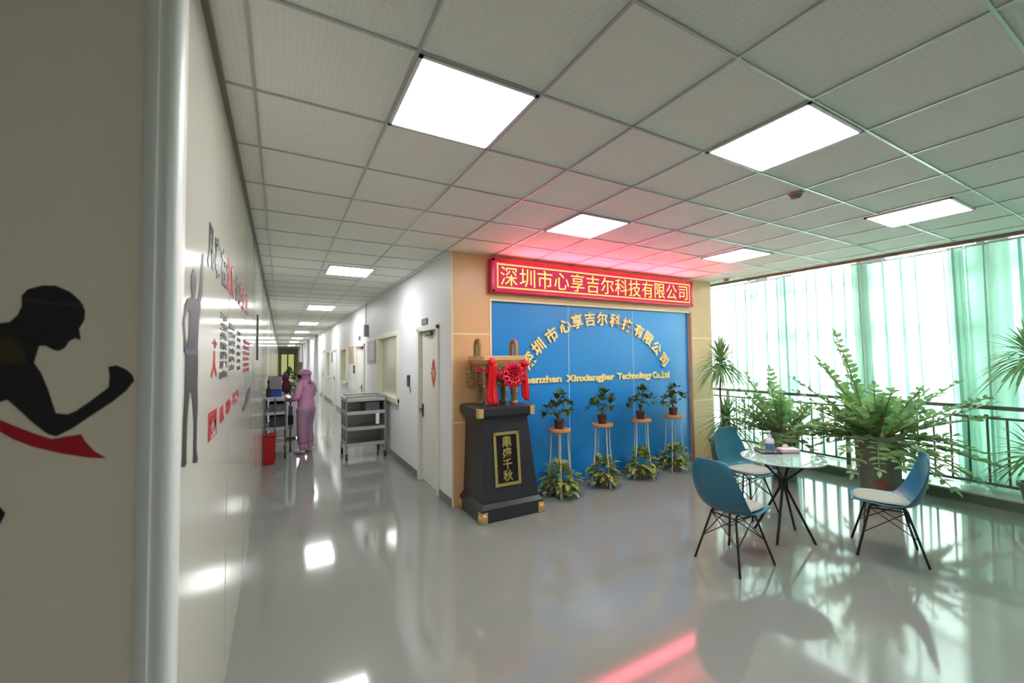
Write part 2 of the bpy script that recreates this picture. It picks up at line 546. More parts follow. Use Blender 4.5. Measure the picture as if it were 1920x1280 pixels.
# feature wall
fw_ = MB().box(XC+0.12, XF, YF+0.105, YF+0.2, 0, H).build('wall_feature', M_white); struct(fw_)
BX0, BX1, BZ = 2.262, 5.955, 2.432
struct(MB().box(XC+0.016, BX0, YF, YF+0.10, 0, H).build('trim_13', M_tan, bevel=0.002), 'tan veneer cladding left of the blue backdrop')
struct(MB().box(BX1, XF, YF, YF+0.2, 0, H).build('trim_14', M_tan, bevel=0.002), 'tan veneer cladding right of the blue backdrop')
struct(MB().box(BX0, BX1, YF, YF+0.10, BZ, H).build('trim_15', M_tan), 'tan veneer band above the blue backdrop')
s_ = MB()
for z in (2.012, 0.968):
    s_.box(XC+0.016, BX0, YF-0.003, YF+0.001, z-0.009, z+0.009)
    s_.box(BX1+0.035, XF, YF-0.003, YF+0.001, z-0.009, z+0.009)
s_.box(XC, XC+0.018, YF-0.004, YF+0.02, 0, H)
s_.box(BX0-0.022, BX0+0.004, YF-0.006, YF+0.002, 0, BZ+0.02)
s_.box(BX0, BX1, YF-0.005, YF+0.002, BZ-0.004, BZ+0.022)
struct(s_.build('trim_16', M_seam), 'pale seams and edge strips of the tan cladding')
struct(MB().box(BX1-0.006, BX1+0.036, YF-0.008, YF+0.002, 0, BZ+0.02).build('trim_17', M_brown), 'brown wooden strip down the right edge of the blue backdrop')
struct(MB().box(BX0, BX1, YF+0.02, YF+0.045, 0, 0.045).build('baseboard_feature', mat('blue_grey', (120, 140, 150), 0.4)))
edges = [BX0, 3.468, 4.680, BX1]
for n in range(3):
    o = MB().box(edges[n]+0.004, edges[n+1]-0.004, YF+0.04, YF+0.08, 0, BZ).build('backdrop_panel', M_blue, bevel=0.002)
    tag(o, ['blue glossy backdrop panel behind the bronze vessel, leftmost of three', 'blue glossy backdrop panel between the two pale joints, middle of three',
            'blue glossy backdrop panel beside the brown edge strip, rightmost of three'][n], 'wall panel', 'blue backdrop panels of the feature wall')
jn = MB()
for x in edges[1:3]: jn.box(x-0.008, x+0.008, YF+0.036, YF+0.07, 0, BZ)
struct(jn.build('trim_18', mat('pale_blue_joint', (150, 200, 230), 0.3)), 'pale vertical joints between the blue panels')
struct(MB().box(XF-0.12, 7.75, 5.45, 5.55, 0, 3.4).build('wall_window_end', M_white))
struct(MB().box(XF-0.12, XF, YF+0.2, 5.45, 0, 3.4).build('wall_return', M_tan))

# walls out of view that close the room
struct(MB().box(-3.2, 7.9, -3.2, -3.1, 0, 3.4).build('wall_rear', mat('rear_wall', (170, 170, 166), 0.6)))
struct(MB().box(-3.2, -3.1, -3.1, 1.6, 0, H).build('wall_lobby_left', mat('rear_wall', (170, 170, 166), 0.6)))

# window side: ledge, window wall, glazing
struct(MB().box(XLEDGE, 7.75, -3.1, 5.45, 0, 0.125).build('trim_19', [M_marble], bevel=0.006), 'low polished stone ledge along the windows')
struct(MB().box(XLEDGE-0.006, XLEDGE+0.002, -3.1, 5.45, 0, 0.105).build('trim_20', M_ledgef), 'dark green-grey front of the window ledge')
XW = 7.62
OPEN = [(-1.2, 1.45, 0.16, 3.3), (1.62, 2.62, 0.16, 3.3), (2.86, 4.30, 0.16, 3.3), (4.42, 5.42, 0.16, 3.3)]
ww = MB()
wall_holes(-3.1, 5.45, 0.1, 3.4, OPEN, lambda a, b, c, d: ww.box(XW, XW+0.16, a, b, c, d))
struct(ww.build('wall_window', M_white))
for n, (a, b, c, d) in enumerate(OPEN):
    root = thing('window_%d' % (n+4), None, None, (XW, (a+b)/2, c))
    struct(root, ['tall window behind the densest curtain at the right edge', 'tall window behind the curtain above the large leafy plant',
                  'tall window behind the curtain above the round table', 'tall window beside the end of the tan wall'][n])
    f = MB(); w = 0.05
    f.box(XW+0.04, XW+0.10, a, a+w, c, d).box(XW+0.04, XW+0.10, b-w, b, c, d).box(XW+0.04, XW+0.10, a, b, c, c+w).box(XW+0.04, XW+0.10, a, b, d-w, d)
    for z, hh in ((2.80, 0.05), (2.03, 0.055 if n in (1, 2) else 0.0), (1.22, 0.045)):
        if hh > 0: f.box(XW+0.04, XW+0.10, a, b, z-hh, z+hh)
    bw(f, 'window_frame', mat('window_alu', (206, 214, 212), 0.4), root)
    bw(MB().box(XW+0.066, XW+0.072, a+w, b-w, c+w, d-w), 'pane', M_glass, root)

# ------------------------------------------------------------------ ceiling light panels
def light_panel(x, y, lx, ly, label, grp='square ceiling light panels'):
    t = thing('ceiling_light', label, 'ceiling light', (x, y, H), 0, grp)
    f = MB(); w = 0.018
    a, b = lx/2, ly/2
    f.box(-a, a, -b, -b+w, -0.012, 0.004).box(-a, a, b-w, b, -0.012, 0.004).box(-a, -a+w, -b, b, -0.012, 0.004).box(a-w, a, -b, b, -0.012, 0.004)
    f.build('frame', M_lframe, t)
    MB().box(-a+w, a-w, -b+w, b-w, -0.009, -0.004).build('diffuser', M_light, t)
    return t
def cell(i, j): return GX+T*(i+0.5), GY+T*(j+0.5)
L = [((2, 1), 'large square ceiling light panel nearest the corridor mouth, biggest in view'),
     ((5, 0), 'square ceiling light panel in front of the smoke detector, right of the biggest one'),
     ((5, 3), 'square ceiling light panel in the red glow above the lit sign'),
     ((9.1, 0.2), 'ceiling light panel near the curtains at the right of the photo'),
     ((2, -6), 'added ceiling light panel behind the camera, unseen, brightening the near wall panel'),  # added lamp, out of view, to brighten the near left wall
     ((9.15, 3.1), 'small-looking ceiling light panel above the right end of the red sign')]
for (ij, lab) in L:
    light_panel(*cell(*ij), 0.585, 0.585, lab)
nth = ['first', 'second', 'third', 'fourth', 'fifth', 'sixth', 'seventh']
for n, (tc, ln) in enumerate(((8.85, 0.66), (16.95, 1.0), (25.6, 1.2), (34.5, 1.3), (45.3, 1.6), (56, 1.8), (71, 2.2))):
    light_panel(GX+T*2.62, GY+T*tc, 0.60, ln, '%s ceiling light panel along the corridor, counted from its mouth' % nth[n], 'corridor ceiling light panels')

# smoke detectors
for (x, y, lab) in ((3.52, 1.71, 'white smoke detector on the ceiling between the two right light panels'), (6.46, 4.236, 'small smoke detector on the ceiling at the far curtain corner')):
    t = thing('smoke_detector', lab, 'smoke detector', (x, y, H), 0, 'ceiling smoke detectors')
    MB().lathe([(0.055, 0.001), (0.055, -0.014), (0.048, -0.018)], 20).build('base', mat('detector', (170, 160, 158), 0.5), t, smooth=40)
    MB().lathe([(0.042, -0.016), (0.04, -0.034), (0.028, -0.046), (0.0, -0.05)], 20).build('sensor_head', mat('detector_head', (132, 126, 122), 0.5), t, smooth=40)

# ------------------------------------------------------------------ red LED sign
led = thing('led_sign', 'long red lit LED sign with yellow characters above the blue backdrop', 'sign', (4.07, YF, 2.526))
LX0, LX1, LZ0, LZ1 = 2.222, 5.918, 2.526, 2.936
FYL = YF-0.10
M_ledbox = mat('led_housing', (206, 30, 82), 0.25, vary=0.05)
hb = MB().box(LX0, LX1, FYL+0.012, YF-0.001, LZ0, LZ1)
hb.box(LX0, LX1, FYL-0.006, FYL+0.012, LZ0, LZ0+0.032).box(LX0, LX1, FYL-0.006, FYL+0.012, LZ1-0.032, LZ1)
hb.box(LX0, LX0+0.05, FYL-0.006, FYL+0.012, LZ0, LZ1).box(LX1-0.05, LX1, FYL-0.006, FYL+0.012, LZ0, LZ1)
bw(hb, 'housing', M_ledbox, led, bevel=0.004)
# display face: a red LED matrix (dots on a red ground)
MF = bpy.data.materials.new('led_matrix'); MF.use_nodes = True
nt = MF.node_tree
for n in list(nt.nodes): nt.nodes.remove(n)
o_ = nt.nodes.new('ShaderNodeOutputMaterial'); em = nt.nodes.new('ShaderNodeEmission')
tc = nt.nodes.new('ShaderNodeTexCoord'); vo = nt.nodes.new('ShaderNodeTexVoronoi'); vo.inputs['Scale'].default_value = 64; vo.inputs['Randomness'].default_value = 0.0
cr = nt.nodes.new('ShaderNodeValToRGB')
cr.color_ramp.elements[0].position = 0.30; cr.color_ramp.elements[0].color = lin((250, 96, 126))
cr.color_ramp.elements[1].position = 0.62; cr.color_ramp.elements[1].color = lin((196, 44, 84))
nt.links.new(tc.outputs['Object'], vo.inputs['Vector']); nt.links.new(vo.outputs['Distance'], cr.inputs[0])
nt.links.new(cr.outputs[0], em.inputs['Color']); em.inputs['Strength'].default_value = 1.0
nt.links.new(em.outputs[0], o_.inputs[0])
bw(MB().box(LX0+0.05, LX1-0.05, FYL+0.0, FYL+0.014, LZ0+0.032, LZ1-0.032), 'display', MF, led)
disp_ = led.children[-1]
for q in led.children:
    if q.name.startswith('display'): disp_ = q
M_ledy = emission('led_yellow', (255, 214, 110), 1.5)
nbd = MB()
bx0, bx1, bz0, bz1 = LX0+0.085, LX1-0.085, LZ0+0.062, LZ1-0.062
nx = 150
for k in range(nx+1):
    x = bx0+(bx1-bx0)*k/nx
    for z in (bz0, bz1): nbd.box(x-0.0085, x+0.0085, FYL-0.004, FYL+0.001, z-0.009, z+0.009)
for k in range(1, 11):
    z = bz0+(bz1-bz0)*k/11
    for x in (bx0, bx1): nbd.box(x-0.009, x+0.009, FYL-0.004, FYL+0.001, z-0.0085, z+0.0085)
bw(nbd, 'dotted_border', M_ledy, led).parent = disp_
NAME = '\u6df1\u5733\u5e02\u5fc3\u4eab\u5409\u5c14\u79d1\u6280\u6709\u9650\u516c\u53f8'
pitch_ = (bx1-bx0-0.05)/13
for k, ch in enumerate(NAME):
    text('character', ch, 0.26, (bx0+0.025+pitch_*(k+0.5), FYL-0.002, (LZ0+LZ1)/2), (1, 0, 0), (0, 0, 1), M_ledy, led, 0.003, bold=-0.001).parent = disp_
# the light the LED matrix throws forward and up (it is what paints the ceiling red)
la = bpy.data.lights.new('led_glow', 'AREA'); la.shape = 'RECTANGLE'; la.size = 3.2; la.size_y = 0.30
la.energy = 62.0; la.color = (1.0, 0.06, 0.13)
lo = bpy.data.objects.new('led_glow', la); COL.objects.link(lo)
lo.matrix_world = Matrix.Translation((4.07, FYL-0.025, LZ1-0.18)) @ Matrix.Rotation(math.radians(-108), 4, 'X')

# ------------------------------------------------------------------ lettering on the blue backdrop
arch = thing('arched_lettering', 'arch of thirteen gold characters standing on the blue backdrop', 'lettering', (4.07, YF+0.04, 1.68))
AP = [(2.812, 1.681), (2.962, 1.86), (3.177, 2.018), (3.4, 2.147), (3.612, 2.218), (3.841, 2.256), (4.069, 2.27), (4.315, 2.249), (4.559, 2.192), (4.801, 2.109), (5.003, 1.989), (5.176, 1.848), (5.339, 1.661)]
for k, ch in enumerate(NAME):
    a = AP[max(k-1, 0)]; b = AP[min(k+1, 12)]
    t = Vector((b[0]-a[0], 0, b[1]-a[1])).normalized()
    n = Vector((-t.z, 0, t.x))
    text('character', ch, 0.205, (AP[k][0], YF+0.028, AP[k][1]), t, n, M_gold, arch, 0.010, bold=0.0055)
eng = thing('english_lettering', 'straight line of gold Latin letters under the arch of characters', 'lettering', (4.07, YF+0.04, 1.40))
for wd, x0, x1 in (('Shenzhen', 2.665, 3.335), ('Xinxiangjier', 3.40, 4.29), ('Technology', 4.34, 5.06), ('Co.,Ltd', 5.08, 5.46)):
    text('word', wd, 0.135, ((x0+x1)/2, YF+0.03, 1.413 if 'j' in wd or 'y' in wd or ',' in wd else 1.43), (1, 0, 0), (0, 0, 1), M_gold, eng, 0.008, width=x1-x0, height=0.128 if 'j' in wd or 'y' in wd or ',' in wd else 0.098, bold=0.006)

# ------------------------------------------------------------------ black pedestal with brass corners
M_lacq = mat('black_lacquer', (46, 46, 51), 0.3, vary=0.08)
M_brass = mat('brass', (214, 180, 118), 0.35, metal=0.4, vary=0.12, scale=30)
px, py = 2.205, 4.255
ped = thing('pedestal', 'tall black tapering pedestal with brass corners and a gold plaque', 'pedestal', (px, py, 0))
bw(MB().box(px-0.382, px+0.382, 3.95, 4.56, 0, 0.135), 'plinth', M_lacq, ped, bevel=0.006)
bw(MB().frustum((px-0.382, px+0.382, 3.95, 4.56, 0.135), (px-0.345, px+0.345, 3.985, 4.545, 0.185)), 'plinth_moulding', M_lacq, ped, bevel=0.004)
tx, ty = 2.175, 4.29
bw(MB().frustum((px-0.34, px+0.34, 3.99, 4.54, 0.185), (tx-0.285, tx+0.285, 4.07, 4.51, 1.06)), 'body', M_lacq, ped, bevel=0.004)
cp = MB().frustum((tx-0.285, tx+0.285, 4.07, 4.51, 1.055), (tx-0.345, tx+0.345, 4.015, 4.555, 1.10)).box(tx-0.345, tx+0.345, 4.015, 4.555, 1.10, 1.175)
cp.frustum((tx-0.345, tx+0.345, 4.015, 4.555, 1.175), (tx-0.31, tx+0.31, 4.05, 4.53, 1.198))
bw(cp, 'cap', M_lacq, ped, bevel=0.005)
for (x, y) in ((px-0.382, 3.95), (px+0.382, 3.95), (px-0.382, 4.56)):
    sx = 1 if x < px else -1; sy = 1 if y < 4.2 else -1
    b = MB().box(min(x-sx*0.006, x+sx*0.07), max(x-sx*0.006, x+sx*0.07), min(y-sy*0.006, y+sy*0.004), max(y-sy*0.006, y+sy*0.004), 0.004, 0.115)
    b.box(min(x-sx*0.006, x+sx*0.004), max(x-sx*0.006, x+sx*0.004), min(y-sy*0.006, y+sy*0.07), max(y-sy*0.006, y+sy*0.07), 0.004, 0.115)
    b.ball((x+sx*0.03, y-sy*0.006, 0.06), 0.036, 0.018, 0.036).ball((x-sx*0.006, y+sy*0.03, 0.06), 0.018, 0.036, 0.036)
    bw(b, 'brass_corner', M_brass, ped, bevel=0.003)
for (x, y) in ((tx-0.345, 4.015), (tx+0.345, 4.015)):
    sx = 1 if x < tx else -1
    b = MB().box(min(x-sx*0.005, x+sx*0.055), max(x-sx*0.005, x+sx*0.055), 4.009, 4.02, 1.082, 1.178)
    b.box(min(x-sx*0.006, x+sx*0.004), max(x-sx*0.006, x+sx*0.004), 4.009, 4.075, 1.082, 1.178).box(min(x-sx*0.005, x+sx*0.055), max(x-sx*0.005, x+sx*0.055), 4.009, 4.07, 1.172, 1.181)
    bw(b, 'brass_corner', M_brass, ped, bevel=0.003)
# plaque lying on the sloping front
def onfront(z): return 3.99+(4.07-3.99)*(z-0.185)/(1.06-0.185)
sl = Vector((0, 4.07-3.99, 1.06-0.185)).normalized(); nrm = Vector((0, -sl.z, sl.y))
cz = 0.625; cxp = 2.17; pc = Vector((cxp, onfront(cz), cz))
pq = MB().obox(pc+nrm*0.002, (0.158, 0, 0), sl*0.285, nrm*0.004)
pl = bw(pq, 'plaque', mat('plaque_black', (18, 18, 18), 0.3), ped)
pf = MB()
for dx, dz, ax, az in ((-0.143, 0, 0.016, 0.285), (0.143, 0, 0.016, 0.285), (0, -0.27, 0.158, 0.016), (0, 0.27, 0.158, 0.016)):
    pf.obox(pc+nrm*0.007+Vector((dx, 0, 0))+sl*dz, (ax, 0, 0), sl*az, nrm*0.005)
M_oldgold = mat('plaque_gold', (168, 152, 92), 0.4, metal=0.4, vary=0.25, scale=60)
fo = bw(pf, 'plaque_frame', M_oldgold, ped); fo.parent = pl
for k, ch in enumerate('\u9f0e\u76db\u5343\u79cb'):
    text('character', ch, 0.118, tuple(pc+nrm*0.007+sl*(0.18-0.12*k)), (1, 0, 0), sl, M_oldgold, ped, 0.003, bold=0.003).parent = pl

# ------------------------------------------------------------------ bronze vessel on the pedestal
M_bron = mat('old_bronze', (166, 130, 92), 0.38, metal=0.4, vary=0.3, scale=25, bump=0.4, bscale=55)
M_bronl = mat('bright_bronze', (226, 184, 132), 0.35, metal=0.25, vary=0.15, scale=25)
dg_ = thing('bronze_vessel', 'rectangular four-legged bronze ritual vessel standing on the black pedestal', 'vessel', (2.185, 4.30, 1.198))
X0, X1, Y0, Y1 = 1.945, 2.425, 4.10, 4.50
b = MB().frustum((X0+0.035, X1-0.035, Y0+0.035, Y1-0.035, 1.40), (X0+0.012, X1-0.012, Y0+0.012, Y1-0.012, 1.655))
for (x, y, dx, dy) in ((X0, Y0, -1, -1), (X1, Y0, 1, -1), (X0, Y1, -1, 1), (X1, Y1, 1, 1)):
    for k in range(5):
        z = 1.42+0.048*k
        b.obox((x+dx*(0.004+0.003*k), y+dy*(0.004+0.003*k), z), (0.022*dx, 0.022*dy, 0), (-0.006*dy, 0.006*dx, 0), (0, 0, 0.018))
for k in range(5):   # flanges in the middle of the faces
    z = 1.42+0.048*k
    b.box((X0+X1)/2-0.008, (X0+X1)/2+0.008, Y0-0.012, Y0+0.04, z-0.018, z+0.018)
    b.box(X0-0.012, X0+0.04, (Y0+Y1)/2-0.008, (Y0+Y1)/2+0.008, z-0.018, z+0.018)
for k in range(7):   # raised studs and bands of the relief
    for z in (1.44, 1.60):
        b.ball((X0+0.06+k*0.06, Y0+0.018, z), 0.014, n=8, m=4)
        if k < 6: b.ball((X0+0.018, Y0+0.05+k*0.06, z), 0.014, n=8, m=4)
b.box(X0+0.06, X1-0.06, Y0+0.008, Y0+0.03, 1.50, 1.512).box(X0+0.06, X1-0.06, Y0+0.004, Y0+0.03, 1.545, 1.557)
bw(b, 'body', M_bron, dg_)
r_ = MB().frustum((X0+0.01, X1-0.01, Y0+0.01, Y1-0.01, 1.655), (X0-0.018, X1+0.018, Y0-0.018, Y1+0.018, 1.70))
r_.box(X0-0.018, X1+0.018, Y0-0.018, Y0+0.03, 1.70, 1.745).box(X0-0.018, X1+0.018, Y1-0.03, Y1+0.018, 1.70, 1.745)
r_.box(X0-0.018, X0+0.03, Y0+0.03, Y1-0.03, 1.70, 1.745).box(X1-0.03, X1+0.018, Y0+0.03, Y1-0.03, 1.70, 1.745)
bw(r_, 'rim', M_bronl, dg_, bevel=0.004)
for x in (X0+0.006, X1-0.006):
    pts = [(x, 4.30-0.058, 1.735)]
    for k in range(9):
        a = PI-PI*k/8
        pts.append((x, 4.30+0.058*math.cos(a), 1.868+0.058*math.sin(a)))
    pts.append((x, 4.30+0.058, 1.735))
    bw(MB().tube(pts, 0.025, 10), 'handle', M_bron, dg_, smooth=40)
for x in (X0+0.075, X1-0.075):
    for y in (Y0+0.075, Y1-0.075):
        lg = MB().lathe([(0.040, 1.198), (0.044, 1.204), (0.043, 1.222), (0.035, 1.232), (0.035, 1.31), (0.044, 1.325), (0.044, 1.335), (0.040, 1.345), (0.050, 1.41)], 16, (x, y, 0))
        bw(lg, 'leg', M_bron, dg_, smooth=35)

# red silk rosette and ribbon tied over the vessel
M_silk = mat('red_silk', (206, 10, 50), 0.42, vary=0.2, scale=20)
M_silkd = mat('red_silk_tail', (224, 16, 30), 0.42, vary=0.15, scale=15)
rb = thing('silk_rosette', 'big red silk rosette with hanging tails draped on the bronze vessel', 'ribbon', (2.25, 4.02, 1.35))
ro = MB(); rnd = random.Random(3)
c0 = Vector((2.245, 4.045, 1.535))
for ring, (nn, rr, tilt, sz) in enumerate(((13, 0.105, 0.55, 0.062), (10, 0.078, 0.9, 0.058), (8, 0.05, 1.2, 0.05), (5, 0.022, 1.45, 0.04))):
    for k in range(nn):
        a = 2*PI*k/nn + ring*0.4
        out = Vector((math.cos(a), 0, math.sin(a)))
        d = (out*math.cos(tilt)+Vector((0, -1, 0))*math.sin(tilt)).normalized()
        sd = out.cross(Vector((0, -1, 0))).normalized()
        base = c0+out*rr*0.55
        vs = []; fs = []
        for iu in range(5):
            u = iu/4
            for iv in range(5):
                v = iv/4*2-1
                w = sz*(0.45+0.75*math.sin(PI*min(u*0.8+0.15, 1)))
                q = base+d*(sz*1.5*u)+sd*(w*v*0.8)+Vector((0, -1, 0))*(0.03*(1-v*v)*math.sin(PI*u))+out*(0.016*math.sin(3*PI*v+k)*u)
                vs.append(q)
        for iu in range(4):
            for iv in range(4):
                fs.append((iu*5+iv, iu*5+iv+1, iu*5+iv+6, iu*5+iv+5))
        ro.add(vs, fs)
ro.ball(c0, 0.06, 0.05, 0.06)
bw(ro, 'rosette', M_silk, rb, smooth=60)
def tail(xc, yc, z1, z0, w, ph):
    q = MB()
    for s in range(3):
        vs = []; fs = []
        n = 14
        for i in range(n+1):
            u = i/n; z = z1+(z0-z1)*u-0.012*s
            for jv in range(5):
                v = jv/4*2-1
                x = xc+(s-1)*w*0.28+v*w*0.32*(0.75+0.35*u)+0.008*math.sin(5*u+ph+s)
                y = yc-0.006*s-0.012*math.cos(v*2.6+s)-0.006*math.sin(7*u+ph+s)
                vs.append((x, y, z+0.012*v*(1 if s % 2 else -1)*(1 if i == n else 0)))
        for i in range(n):
            for jv in range(4):
                fs.append((i*5+jv, i*5+jv+1, i*5+jv+6, i*5+jv+5))
        q.add(vs, fs)
    q.ball((xc, yc-0.005, z1), w*0.45, 0.03, 0.045)
    o = bw(q, 'ribbon_tail', M_silkd, rb, smooth=60)
    so = o.modifiers.new('thickness', 'SOLIDIFY'); so.thickness = 0.002
tail(2.015, 4.065, 1.68, 1.235, 0.095, 0.3)
tail(2.435, 4.07, 1.66, 1.26, 0.065, 1.7)
bd = MB()
path = [(1.935, 4.30, 1.60), (1.93, 4.12, 1.59), (2.0, 4.075, 1.575), (2.10, 4.07, 1.535), (2.25, 4.065, 1.52), (2.36, 4.07, 1.58), (2.44, 4.085, 1.64), (2.445, 4.25, 1.64)]
for a in (-0.022, 0.0, 0.022):
    bd.tube([(x, y+abs(a)*0.3, z+a) for x, y, z in path], [0.013]*8, 8)
bd.ball((2.44, 4.07, 1.655), 0.05, 0.035, 0.04).ball((2.13, 4.06, 1.53), 0.045, 0.03, 0.055)
bw(bd, 'ribbon_band', M_silk, rb, smooth=60)

# ------------------------------------------------------------------ plants
def leaf_strip(mb, base, d, upv, ln, w, bend, n=5, fold=0.25, prof=None):
    """a single leaf: base point, direction, up vector, length, max width, downward bend"""
    d = Vector(d).normalized(); s = d.cross(Vector(upv))
    if s.length < 1e-4: s = d.cross(Vector((1, 0, 0.2)))
    s.normalize(); u = s.cross(d).normalized()
    vs = []; fs = []
    for i in range(n+1):
        t = i/n
        c = Vector(base)+d*(ln*t)+Vector((0, 0, -1))*(bend*ln*t*t)
        ww = w*(prof(t) if prof else math.sin(PI*min(1, 0.08+0.92*t))**0.7)*0.5
        if i == n: ww = w*0.03
        vs += [c-s*ww+u*(fold*ww), c, c+s*ww+u*(fold*ww)]
    for i in range(n):
        a = i*3; b = a+3
        fs += [(a, a+1, b+1, b), (a+1, a+2, b+2, b+1)]
    mb.add(vs, fs)

def planter(parent, r0, r1, h, m, soil=True, rim=0.02):
    MB().lathe([(r0*0.96, 0), (r0, 0.012), (r1, h-0.05), (r1+rim, h-0.048), (r1+rim, h), (r1-0.012, h), (r1-0.02, h-0.05), (r1-0.03, h-0.06)], 28).build('pot', m, parent, smooth=40)
    pot = [q for q in parent.children if q.name.startswith('pot')][-1]
    if soil: MB().lathe([(0.0, h-0.045), (r1-0.019, h-0.05)], 28).build('soil', M_soil, pot)

def zz_plant(name, label, loc, pot, fronds, seed, group=None):
    rnd = random.Random(seed)
    t = thing(name, label, 'potted plant', loc, 0, group)
    r0, r1, h = pot
    planter(t, r0, r1, h, M_potdark)
    lf = MB(); st = MB()
    for (az, el, ln, droop) in fronds:
        a = math.radians(az); e = math.radians(el)
        d0 = Vector((math.cos(a)*math.cos(e), math.sin(a)*math.cos(e), math.sin(e)))
        out = Vector((math.cos(a), math.sin(a), 0))
        b0 = Vector((0, 0, h-0.05))+out*rnd.uniform(0.02, r1*0.55)
        pts = []
        N = 16
        for i in range(N+1):
            u = i/N
            pts.append(b0+d0*(ln*u)+out*(0.12*ln*u*u)+Vector((0, 0, -1))*(droop*ln*u*u))
        st.tube(pts, [0.011*(1-0.8*i/N)+0.002 for i in range(N+1)], 6)
        npair = int(ln/0.072)
        for k in range(npair):
            u = 0.20+0.78*k/(npair-1)
            f = u*N; i0 = min(int(f), N-1); q = pts[i0].lerp(pts[i0+1], f-i0)
            dr = (pts[i0+1]-pts[i0]).normalized()
            sd = dr.cross(Vector((0, 0, 1)))
            if sd.length < 0.15: sd = dr.cross(Vector((-out.y, out.x, 0.2)))
            sd.normalize()
            upn = sd.cross(dr).normalized()
            size = 0.118*(1-0.45*abs(u-0.55)/0.5)*rnd.uniform(0.85, 1.12)
            for s in (-1, 1):
                dd = (sd*s*0.85+dr*rnd.uniform(0.3, 0.75)+upn*rnd.uniform(-0.1, 0.75)).normalized()
                upn = (upn+sd*rnd.uniform(-0.5, 0.5)+dr*rnd.uniform(-0.3, 0.3)).normalized()
                leaf_strip(lf, q, dd, upn, size, size*0.56, rnd.uniform(0.02, 0.2), 4, 0.2)
        leaf_strip(lf, pts[-1], (pts[-1]-pts[-2]).normalized(), (0, 0, 1), 0.09, 0.04, 0.1, 4)
    st.build('stems', M_stem, t, smooth=60)
    lf.build('foliage', M_leafy, t, smooth=80)
    return t

def fr(n, seed, lmin, lmax, el0=35, el1=85):
    r = random.Random(seed); o = []
    for k in range(n):
        el = el0+(el1-el0)*((k*0.7548+0.13*r.random()) % 1.0)
        az = k*137.5+r.uniform(-15, 15)
        ln = r.uniform(lmin, lmax)*(0.8+0.25*el/90)
        if math.cos(math.radians(az)) > 0.3: ln *= 0.8      # kept clear of the railing side
        o.append((az, el, ln, r.uniform(0.05, 0.28)*(1.3-el/90)))
    return o
# camera right in the room is (0.87,-0.49): azimuth -29 deg; towards the camera is azimuth 209 deg
big = fr(60, 5, 0.6, 1.0, -12, 68)+[(-36, 20, 1.12, 0.10), (-40, 32, 1.1, 0.08), (-35, 46, 1.08, 0.1), (150, 34, 1.0, 0.1), (140, 50, 1.05, 0.08), (165, 76, 1.28, 0.0), (100, 84, 1.2, 0.02), (152, 64, 1.12, 0.05), (-38, 5, 0.9, 0.25), (-50, -5, 0.85, 0.2), (-45, -15, 0.7, 0.3), (200, 12, 0.7, 0.5), (225, 5, 0.65, 0.5), (180, 20, 0.75, 0.4)]
zz = zz_plant('potted_zz_plant', 'largest leafy plant with feathery fronds in a tall dark planter by the railing', (6.20, 2.225, 0), (0.185, 0.222, 0.76), big, 11, 'feathery floor plants')
lf = MB()
for (az, el, ln, w) in ((160, 50, 0.62, 0.15), (-30, -8, 0.62, 0.2), (-60, 4, 0.5, 0.18), (-5, 20, 0.55, 0.17)):
    a = math.radians(az); e = math.radians(el)
    d = Vector((math.cos(a)*math.cos(e), math.sin(a)*math.cos(e), math.sin(e)))
    leaf_strip(lf, Vector((0, 0, 0.76))+d*0.22, d, (0, 0, 1), ln, w, 0.18, 8, 0.12)
    lf.tube([Vector((0, 0, 0.7)), Vector((0, 0, 0.76))+d*0.24], 0.007, 6)
o = lf.build('broad_leaves', leafmat('broad_leaf', (110, 156, 70), (150, 190, 100), 0.35, 0.4), zz, smooth=80); o['label'] = 'broad pale green blades'
rm = MB()
for k in range(-4, 5):
    a = math.radians(209+k*5)
    rm.obox((0.197*math.cos(a), 0.197*math.sin(a), 0.22), (-0.008*math.sin(a), 0.008*math.cos(a), 0), (0.005*math.cos(a), 0.002*math.sin(a), 0), (0, 0, (0.03, 0.075, 0.05, 0.09, 0.11)[4-abs(k)]*0.7))
o = rm.build('pot_mark', mat('red_mark', (146, 92, 78), 0.5, vary=0.3), zz); o['label'] = 'faded red ornament on the planter'
mid = fr(44, 9, 0.5, 0.82, -5, 78)+[(150, 72, 0.92, 0.02), (60, 84, 0.9, 0.0), (-29, 25, 0.8, 0.15), (150, 25, 0.72, 0.1), (160, 40, 0.75, 0.1), (209, 10, 0.55, 0.5), (190, 0, 0.5, 0.5)]
zz_plant('potted_zz_plant', 'smaller feathery plant in a dark planter behind the round glass table', (6.10, 3.235, 0), (0.15, 0.19, 0.66), mid, 12, 'feathery floor plants')

